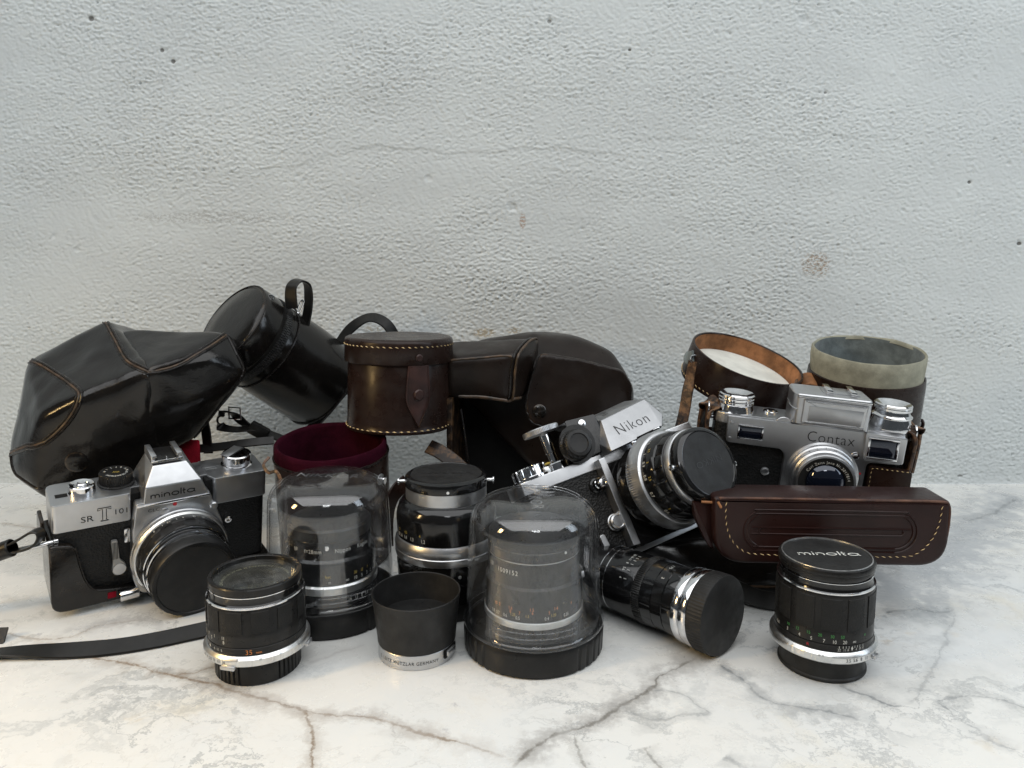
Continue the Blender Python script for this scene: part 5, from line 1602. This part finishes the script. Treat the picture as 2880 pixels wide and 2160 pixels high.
def nikon_case():
    base = at(1480, 1300, .715)
    t = thing('ever_ready_case', 'dark brown leather camera case with scuffed seams and snap flap behind the tilted camera', 'camera case', (base.x * MM, .715, 0))
    off = Vector((base.x, 715, 0))

    def r(g):
        return [(p[0] - off.x, p[1] - off.y, p[2] - off.z) for p in g[0]], g[1]
    # main hood of the case
    top = [at(1262, 985, .705), at(1370, 948, .715), at(1500, 930, .715), at(1620, 946, .715), at(1722, 985, .712), at(1760, 1040, .705), at(1786, 1090, .700), at(1790, 1180, .690), at(1500, 1020, .668), at(1740, 1090, .672), at(1770, 1330, .680), at(1500, 1330, .668), at(1262, 1080, .690)]
    back = [p + Vector((0, 62, -8)) for p in top[:8]] + [p + Vector((0, 80, 0)) for p in top[10:]]
    g, bvh = soft_hull(top + back, 5, 16, 1.2, 8.0)
    part('hood', r(g), M['dark_brown_leather'], t, ang=80)
    # lens nose on the left
    n0 = [at(1245, 1010, .642), at(1440, 998, .640), at(1478, 958, .668), at(1520, 950, .690), at(1505, 1000, .668), at(1440, 1132, .640), at(1468, 1128, .652), at(1250, 1120, .645), at(1262, 960, .690), at(1250, 1110, .69), at(1490, 1110, .69)]
    g2, bv2 = soft_hull(n0, 5, 10, .9, 1.0)
    nose = part('nose', r(g2), M['dark_brown_leather'], t, ang=80)
    p1, n1 = on_surface(bv2, [at(1500, 945, .69), at(1478, 960, .668), at(1452, 990, .645), at(1440, 1040, .640), at(1436, 1090, .640), at(1430, 1134, .640)], 10, .2)
    part('piping', r(path_tube(p1, 1.1)), M['piping'], nose)
    part('piping', r(path_tube([p + Vector((3.6, 1.0, 0)) for p in p1], 1.1)), M['worn_piping'], nose)
    p2, _ = on_surface(bv2, [at(1250, 1008, .642), at(1330, 1006, .641), at(1400, 996, .640), at(1442, 1000, .640)], 10, .2)
    part('piping', r(path_tube(p2, 1.0)), M['worn_piping'], nose)
    p3, _ = on_surface(bv2, [at(1290, 1122, .643), at(1360, 1122, .641), at(1420, 1136, .640), at(1450, 1140, .641), at(1474, 1128, .652)], 10, .3)
    part('edge_binding', r(path_tube(p3, 1.5)), M['worn_piping'], nose)
    # overlapping snap flap
    fl = [at(1516, 992, .661), at(1620, 1008, .664), at(1756, 1042, .668), at(1782, 1085, .672), at(1775, 1180, .668), at(1640, 1200, .660), at(1540, 1212, .652), at(1490, 1190, .650), at(1474, 1150, .651), at(1484, 1090, .654)]
    flb = [p + Vector((0, 7, 0)) for p in fl]
    g3, bv3 = soft_hull(fl + flb, 5, 3, .5, 5.0)
    fp = part('snap_flap', r(g3), M['dark_brown_leather'], t, ang=70)
    p4, _ = on_surface(bv3, [fl[0], fl[9], fl[8], fl[7], fl[6]], 10, .1)
    part('edge_binding', r(path_tube(p4, .8)), M['piping'], fp)
    s, n = bv3.find_nearest(at(1518, 1157, .650))[:2]
    part('press_stud', r(xf(lathe([(6.2, 0), (6.0, 1.2), (4.6, 2.0), (0, 2.4)], 36), Matrix.Translation(s) @ n.to_track_quat('Z', 'Y').to_matrix().to_4x4())), M['black_leather'], fp)
    # open dark inside below the nose: back wall, side wall
    bp = at(1400, 1300, .700)
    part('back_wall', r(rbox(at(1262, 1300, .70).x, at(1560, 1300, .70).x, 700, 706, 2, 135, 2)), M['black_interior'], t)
    part('side_wall', r(prism(rounded([(at(1262, 1300, .66).x, 640), (at(1262, 1300, .66).x + 5, 640), (at(1262, 1300, .66).x + 12, 702), (at(1262, 1300, .66).x + 2, 702)], 1, 2), 2, 128, 'Z', .8)), M['dark_brown_leather'], t)
    part('side_edge', r(tube([at(1296, 1150, .645), at(1304, 1200, .642), at(1312, 1260, .640), at(1320, 1330, .640), at(1322, 1400, .640)], 1.0, 8)), M['piping'], t)
    part('inner_strap', r(ribbon([at(1205, 1255, .628), at(1240, 1272, .624), at(1280, 1302, .618), at(1330, 1350, .612)], [(-.2, -.6, .75)] * 4, 13, 2.0)), M['dark_brown_leather'], t)


def tube_case():
    top = Vector((302.9, 646, 169.4))
    tilt = 9.0
    Hh = 172.0
    ax = Vector((0, -math.sin(R_(tilt)), math.cos(R_(tilt))))
    bpos = top - ax * Hh
    bpos.z = max(bpos.z, 0) + 47.0 * math.sin(R_(tilt)) * 0.985
    Hh = (top.z - bpos.z) / math.cos(R_(tilt))
    t = thing('lens_case', 'tall dark brown leather lens case with grey felt inside and its tan-lined lid open', 'lens case', bpos * MM, (tilt, 0, 0))
    part('tube_wall', wobble(lathe([(0, 0), (45, 0), (46.6, 1.2), (46.8, Hh - 26), (46.4, Hh - 20.6), (45.2, Hh - 20)], 96), .5, .015, 2), M['brown_leather'], t)
    part('canvas_rim', wobble(lathe([(45.0, Hh - 24), (45.2, Hh - 8), (45.0, Hh - 1), (44.0, Hh + .2), (42.8, Hh - .6), (42.2, Hh - 3)], 120), .9, .05, 3), M['canvas'], t, ang=60)
    part('felt_lining', wobble(lathe([(42.6, Hh - 1.2), (42.0, Hh - 5), (41.8, 40), (41.0, 12), (0, 10)], 120), .8, .04, 7), M['grey_felt'], t, ang=60)
    sd = part('stud_base', xf(lathe([(2.2, 0), (2.2, 5.4), (1.6, 5.8), (0, 5.8)], 24), RZ(-6) @ T(46.4, 0, Hh - 66) @ RY(90)), M['satin_chrome'], t)
    part('stud_head', xf(lathe([(2.6, 4.6), (4.4, 5.2), (4.4, 6.4), (2.4, 7.6), (0, 8.0)], 28), RZ(-6) @ T(46.4, 0, Hh - 66) @ RY(90)), M['oxblood_leather'], sd)
    # lid hangs open on its leather hinge
    Mi = (Matrix.Translation(bpos) @ RX(tilt)).inverted()
    lc = at(2103, 1004, .652)
    ML = Mi @ Matrix.Translation(lc) @ RY(15.0) @ RX(15.5)
    lid = part('lid_wall', xf(wobble(lathe([(46, -31), (48.2, -30.4), (48.8, -28.5), (48.6, -20), (48.4, -1.0), (48.0, 0), (46.8, .1), (46.2, -.8)], 120), .5, .02, 4), ML), M['brown_leather'], t)
    part('lid_lining', xf(wobble(lathe([(46.7, -.3), (46.2, -3), (45.6, -15), (45.2, -16.5)], 120), .4, .03, 5), ML), M['tan_leather'], lid)
    part('lid_pad', xf(lathe([(45.4, -16), (44.6, -15.4), (0, -15.0)], 96), ML), M['white_felt'], lid)
    part('lid_bottom', xf(lathe([(46.4, -31), (0, -31.4)], 96), ML), M['brown_leather'], lid)
    P, N = circle_path(48.95, -27.2, 260)
    part('stitching', xf(stitches(P, N, 2.8, 1.5, .42, .45, .45), ML), M['thread'], lid, kind='stuff')
    part('rivet', xf(lathe([(3.6, 0), (3.2, .6), (0, .9)], 28), ML @ RZ(-8) @ T(45.6, 0, -9) @ RY(-90)), M['old_strap_leather'], lid)
    hp = [ML @ Vector((47.2, -8, -6)), ML @ Vector((53, -9, -1.5)), ML @ Vector((60, -9, -3)), ML @ Vector((64, -8, -14)), ML @ Vector((63.5, -6, -30))]
    part('hinge_strap', ribbon([tuple(p) for p in hp], [(0, -.3, 1), (0, -.3, 1), (.5, -.4, .8), (.9, -.5, .1), (.9, -.5, 0)], 17, 2.0), M['tan_leather'], t)
    ri = Mi @ at(1953, 1010, .640)
    part('strap_ring', xf(tube([(3.2 * math.cos(k * math.pi / 5), 0, 3.2 * math.sin(k * math.pi / 5)) for k in range(10)], .8, 8, 3, True), Matrix.Translation(ri)), M['chrome'], lid)
    part('ring_tab', ribbon([tuple(ML @ Vector((-48.2, -6, -8))), tuple(ML @ Vector((-50, -8, -12))), tuple(Mi @ at(1950, 1003, .641))], [(-.8, -.5, .3)] * 3, 11, 1.8), M['grey_felt'], lid)
    sp = [at(1950, 1016, .640), at(1943, 1060, .640), at(1934, 1100, .638), at(1926, 1150, .636), at(1916, 1195, .634), at(1902, 1240, .632), at(1890, 1290, .632)]
    part('carrying_strap', ribbon([tuple(Mi @ p) for p in sp], [(-.75, -.65, 0.05), (-.7, -.7, 0), (-.6, -.8, 0), (-.6, -.8, 0), (-.5, -.86, 0), (-.5, -.86, 0), (-.5, -.86, 0)], 9.5, 2.4), M['old_strap_leather'], t)


def contax_case():
    loc, rot = (0.2195, 0.5711, 0.0526), (3.8, 4.6, -11.2)
    t = thing('leather_case', 'reddish brown stitched leather camera case hanging open beneath the rangefinder camera', 'camera case', loc, rot)
    MW = (Matrix.Translation(Vector(loc) * 1000) @ RZ(rot[2]) @ RY(rot[1]) @ RX(rot[0])).inverted()
    # shell the camera sits in
    part('tray', wobble(prism(rounded([(-74, -5), (74, -5), (74, 35), (-74, 35)], 8, 5), -5, -.4, 'Z', 1.5), .4), M['brown_leather'], t, wn=True)
    part('back_wall', prism(rounded([(-74, -4), (74, -4), (74, 50), (-74, 50)], [6, 6, 4, 4], 4), 31.6, 35.4, 'Y', 1.2), M['brown_leather'], t, wn=True)
    pk = part('front_pocket', prism(rounded([(44, -3), (74, -3), (74, 46), (44, 47.6)], [2, 5, 3, 3], 4), -6.6, -1, 'Y', 1.0), M['brown_leather'], t, wn=True)
    P = [Vector((45.6, -6.9, z)) for z in np.linspace(2, 45, 20)] + [Vector((x, -6.9, 45.6)) for x in np.linspace(46.5, 72, 12)]
    part('stitching', stitches(P, [Vector((0, -1, 0))] * len(P), 2.2, 1.3, .3, .3, .15), M['thread'], pk, kind='stuff')
    part('front_pocket', prism(rounded([(-74, -3), (-50, -3), (-50, 8), (-60, 14), (-74, 16)], [5, 2, 3, 3, 2], 4), -6.6, -1, 'Y', 1.0), M['brown_leather'], t, wn=True)
    for s in (-1, 1):
        pts = [(s * 72.6, 8, 30), (s * 73.8, 8, 50), (s * 74.6, 8, 66), (s * 73.8, 10, 75), (s * 76.5, 16, 74), (s * 77.5, 18, 60), (s * 76.5, 18, 40)]
        nn = [(s, 0, 0), (s, 0, 0), (s, 0, .2), (0, 0, 1), (s, .4, .3), (s, .4, 0), (s, .4, 0)]
        sw = part('side_strap', ribbon(pts, nn, 17, 2.6), M['old_strap_leather'], t)
        part('strap_ring', xf(tube([(0, 5 * math.cos(k * math.pi / 5), 5 * math.sin(k * math.pi / 5)) for k in range(10)], .7, 8, 3, True), T(s * 74.6, 7, 73)), M['chrome'], sw)
    # front flap hanging down: built level in front of the camera
    FX, FY, FZ = 210.0, 490.0, 46.6
    MF = MW @ Matrix.Translation((FX, FY, FZ)) @ RY(1.0)
    out = rounded([(-78, 44.6), (79.5, 44.6), (80.5, -1), (-75, -1)], [2.5, 4, 30, 30], 10)
    fl = part('front_flap', xf(wobble(prism(out, 0, 31, 'Y', 3.0, 4), .5, .02, 3), MF), M['oxblood_leather'], t, ang=50)

    def stad(x0, x1, z0, z1):
        r_ = (z1 - z0) / 2
        cz = (z0 + z1) / 2
        return [Vector((x, -.05, z)) for x, z in arc(x1 - r_, cz, r_, r_, -90, 90, 10) + arc(x0 + r_, cz, r_, r_, 90, 270, 10)]
    for i, (x0, x1, z0, z1) in enumerate([(-57, 58, 8.6, 36.6), (-54.4, 55.4, 11.2, 34.0), (-47, 49, 20.2, 24.6)]):
        part('embossed_line', xf(tube(stad(x0, x1, z0, z1), .55, 6, 3, True), MF), M['oxblood_leather'], fl)
    ed = [Vector((-74, .9, 43.7)), Vector((-50, .5, 44.1)), Vector((0, .9, 43.9)), Vector((40, .4, 44.1)), Vector((72, .6, 43.9)), Vector((78.2, 1.0, 41.0)), Vector((79.2, 1.2, 30)), Vector((78.8, 1.6, 20))]
    part('worn_edge', xf(tube([tuple(p) for p in ed], .9, 8), MF), M['worn_oxblood'], fl)
    pth = spline([Vector((-69.5, -.25, 42)), Vector((-69.2, -.25, 30)), Vector((-66, -.25, 18)), Vector((-58, -.25, 9.0)), Vector((-46, -.25, 6.0)), Vector((0, -.25, 5.6)), Vector((48, -.25, 5.8)), Vector((60, -.25, 9.0)), Vector((68, -.25, 18)), Vector((72.2, -.25, 30)), Vector((73.2, -.25, 42))], 12)
    part('stitching', xf(stitches(pth, [Vector((0, -1, 0))] * len(pth), 3.2, 1.3, .36, .32, .5), MF), M['thread'], fl, kind='stuff')
    part('side_gusset', xf(wobble(prism(rounded([(-90, 38.5), (-76, 37.5), (-74, 4), (-78, 8), (-86, 24)], [2, 1, 1, 3, 4], 4), 8, 22, 'Y', 1.0), .4), MF), M['oxblood_leather'], t)
    part('corner_knot', xf(tube([(-84, 7, 39), (-78, 5, 39.4), (-74.5, 1, 40.2), (-73, -.6, 38), (-75, 0, 41.6)], .9, 6), MF), M['tan_leather'], t)


def dark_case():
    g, bvh = soft_hull([Vector(p) for p in ((94, 540, 1), (246, 533, 1), (250, 600, 1), (96, 605, 1), (90, 546, 20), (92, 600, 20), (252, 540, 20), (254, 600, 20), (98, 552, 38), (244, 546, 44), (248, 600, 44), (100, 600, 38), (170, 529, 14))], 4, 5, .9, 12.0)
    t = thing('camera_case', 'dark leather case bottom lying in shadow under the brown leather flap', 'camera case', (.172, .568, 0))

    def r(gg):
        return [(p[0] - 172, p[1] - 568, max(p[2], .4)) for p in gg[0]], gg[1]
    part('shell', r(g), M['black_leather'], t, ang=80)
    p, n = on_surface(bvh, [(94, 538, 12), (140, 530, 12), (190, 528, 12), (248, 534, 12)], 10, .2)
    part('edge_binding', r(path_tube(p, 1.0)), M['worn_piping'], t)
    part('strap', r(ribbon([(118, 512, 9), (132, 520, 15), (146, 527, 18), (160, 528, 12), (180, 522, 6), (206, 516, 7), (232, 520, 10)], [(-.4, -.6, .7), (-.3, -.7, .7), (0, -.8, .6), (.1, -.8, .5), (0, -.8, .6), (0, -.85, .5), (0, -.85, .5)], 13, 2)), M['strap'], t)


# ------------------------------------------------------------------ loose straps
def straps():
    def floor_pt(px, py, z=0.0):
        a = (px - 1440.0) / 2163.0
        b = -(py - 950.0) / 2163.0
        d = Vector((a, math.cos(CAM_PITCH) + b * math.sin(CAM_PITCH), -math.sin(CAM_PITCH) + b * math.cos(CAM_PITCH)))
        p = Vector((0, 0, CAM_H)) + d * ((z * MM - CAM_H) / d.z)
        return p * 1000
    P = [floor_pt(16, 1790, 3), floor_pt(-40, 1794, 3), floor_pt(-120, 1800, 3.5), floor_pt(-190, 1815, 4.5), floor_pt(-150, 1836, 4.2), floor_pt(-60, 1836, 3.9), floor_pt(60, 1832, 3.6), floor_pt(200, 1829, 3.5), floor_pt(330, 1818, 3.5), floor_pt(450, 1798, 3.6), floor_pt(560, 1774, 3.8), floor_pt(660, 1752, 4.0)]
    N = [(0, -.7, .7), (0, -.8, .6), (-.3, -.9, .3), (-1, 0, .3), (0, .75, .65), (0, .3, .95), (0, -.1, 1), (0, -.42, .9), (0, -.45, .88), (.1, -.48, .86), (.1, -.5, .86), (.1, -.5, .86)]
    solo('neck_strap', ribbon([tuple(p) for p in P], N, 12, 1.8), M['strap'], 'flat black leather strap lying on the marble at the front left', 'strap')
    Y = .492
    P = [at(-330, 1795, Y), at(-240, 1690, Y), at(-170, 1605, Y), at(-60, 1558, Y), at(2, 1540, Y), at(52, 1518, Y), at(88, 1496, Y), at(110, 1494, Y), at(114, 1512, Y), at(96, 1534, Y), at(50, 1548, Y), at(0, 1553, Y), at(-60, 1562, Y + .004), at(-170, 1610, Y + .006), at(-240, 1696, Y + .006), at(-325, 1800, Y + .006)]
    N = []
    for i in range(len(P)):
        tg = (P[min(i + 1, len(P) - 1)] - P[max(i - 1, 0)]).normalized()
        N.append(tuple(Vector((tg.z, 0, -tg.x))))
    ls = solo('lug_strap', ribbon([tuple(p) for p in P], N, 9, 1.5), M['strap'], 'black strap loop hooked to the side lug of the far left camera', 'strap')
    k = at(8, 1549, Y)
    part('keeper', rel(ls, xf(lathe([(5.4, -7), (6.0, -6.2), (6.0, 6.2), (5.4, 7), (4.6, 7), (4.6, -7)], 28, closed=True), Matrix.Translation(k) @ RY(70))), M['strap'], ls)
    P = [at(925, 1015, .772), at(952, 968, .772), at(988, 922, .768), at(1040, 893, .764), at(1088, 912, .762), at(1112, 965, .765), at(1090, 1030, .765), at(1030, 1060, .765), at(975, 1090, .762), at(915, 1160, .745), at(868, 1212, .725)]
    N = [(-.55, -.75, .35)] * 3 + [(-.2, -.6, .8), (.4, -.6, .6), (.7, -.7, 0), (.4, -.9, -.2), (.3, -.8, .5), (-.3, -.8, .5), (-.4, -.8, .4), (-.4, -.8, .4)]
    solo('shoulder_strap', ribbon([tuple(p) for p in P], N, 13, 1.8), M['strap'], 'black leather strap arching behind the brown cylindrical lens case', 'strap')
    P = [at(800, 1236, .66), at(762, 1222, .658), at(720, 1204, .656), at(664, 1208, .655), at(622, 1200, .655), at(612, 1176, .655), at(630, 1158, .656), at(656, 1166, .657), at(690, 1192, .66), at(735, 1216, .662), at(800, 1242, .665)]
    N = [(0, -.4, .9)] * 3 + [(0, -.3, .95), (-.5, -.3, .7), (-1, -.3, .2), (-.4, -.3, -.85), (.4, -.3, -.85), (.5, -.3, -.75), (.3, -.4, -.8), (.3, -.4, -.8)]
    bs = solo('buckle_strap', ribbon([tuple(p) for p in P], N, 9, 1.6), M['strap'], 'thin black strap loop with small buckle between the black cases and maroon lining', 'strap')
    q = at(660, 1164, .654)
    part('buckle', rel(bs, tube([tuple(q + Vector(v)) for v in ((-5, 0, -4), (5, 0, -5), (5, 0, 5), (-5, 0, 6))], .9, 8, 1, True)), M['chrome'], bs)
    part('keeper', rel(bs, move(xf(rbox(-9, 9, -3, 3, -6, 6, 2), RY(30)), *at(728, 1212, .655))), M['strap'], bs)
    P = [at(556, 1262, .640), at(620, 1256, .642), at(690, 1246, .645), at(770, 1238, .650)]
    solo('case_strap', ribbon([tuple(p) for p in P], [(0, -.75, .65)] * 4, 8, 1.6), M['strap'], 'narrow black strap stretched level behind the far left camera', 'strap')
    P = [at(580, 1140, .648), at(574, 1180, .645), at(580, 1220, .643), at(586, 1275, .642)]
    solo('case_strap', ribbon([tuple(p) for p in P], [(-.2, -1, 0)] * 4, 9, 1.6), M['strap'], 'short black strap hanging down from the glossy black case', 'strap')
    P = [at(1148, 1352, .575), at(1116, 1382, .572), at(1098, 1420, .57), at(1090, 1470, .57), at(1090, 1540, .57)]
    solo('leather_strap', ribbon([tuple(p) for p in P], [(.6, -.6, .5), (.7, -.6, .4), (.8, -.6, .1), (.8, -.6, 0), (.8, -.6, 0)], 12, 2), M['brown_leather'], 'dark leather strap curling down between left dome and tall lens', 'strap')


black_case()
zip_case()
brown_round_case()
maroon_case()
nikon_case()
tube_case()
contax_case()
dark_case()
straps()
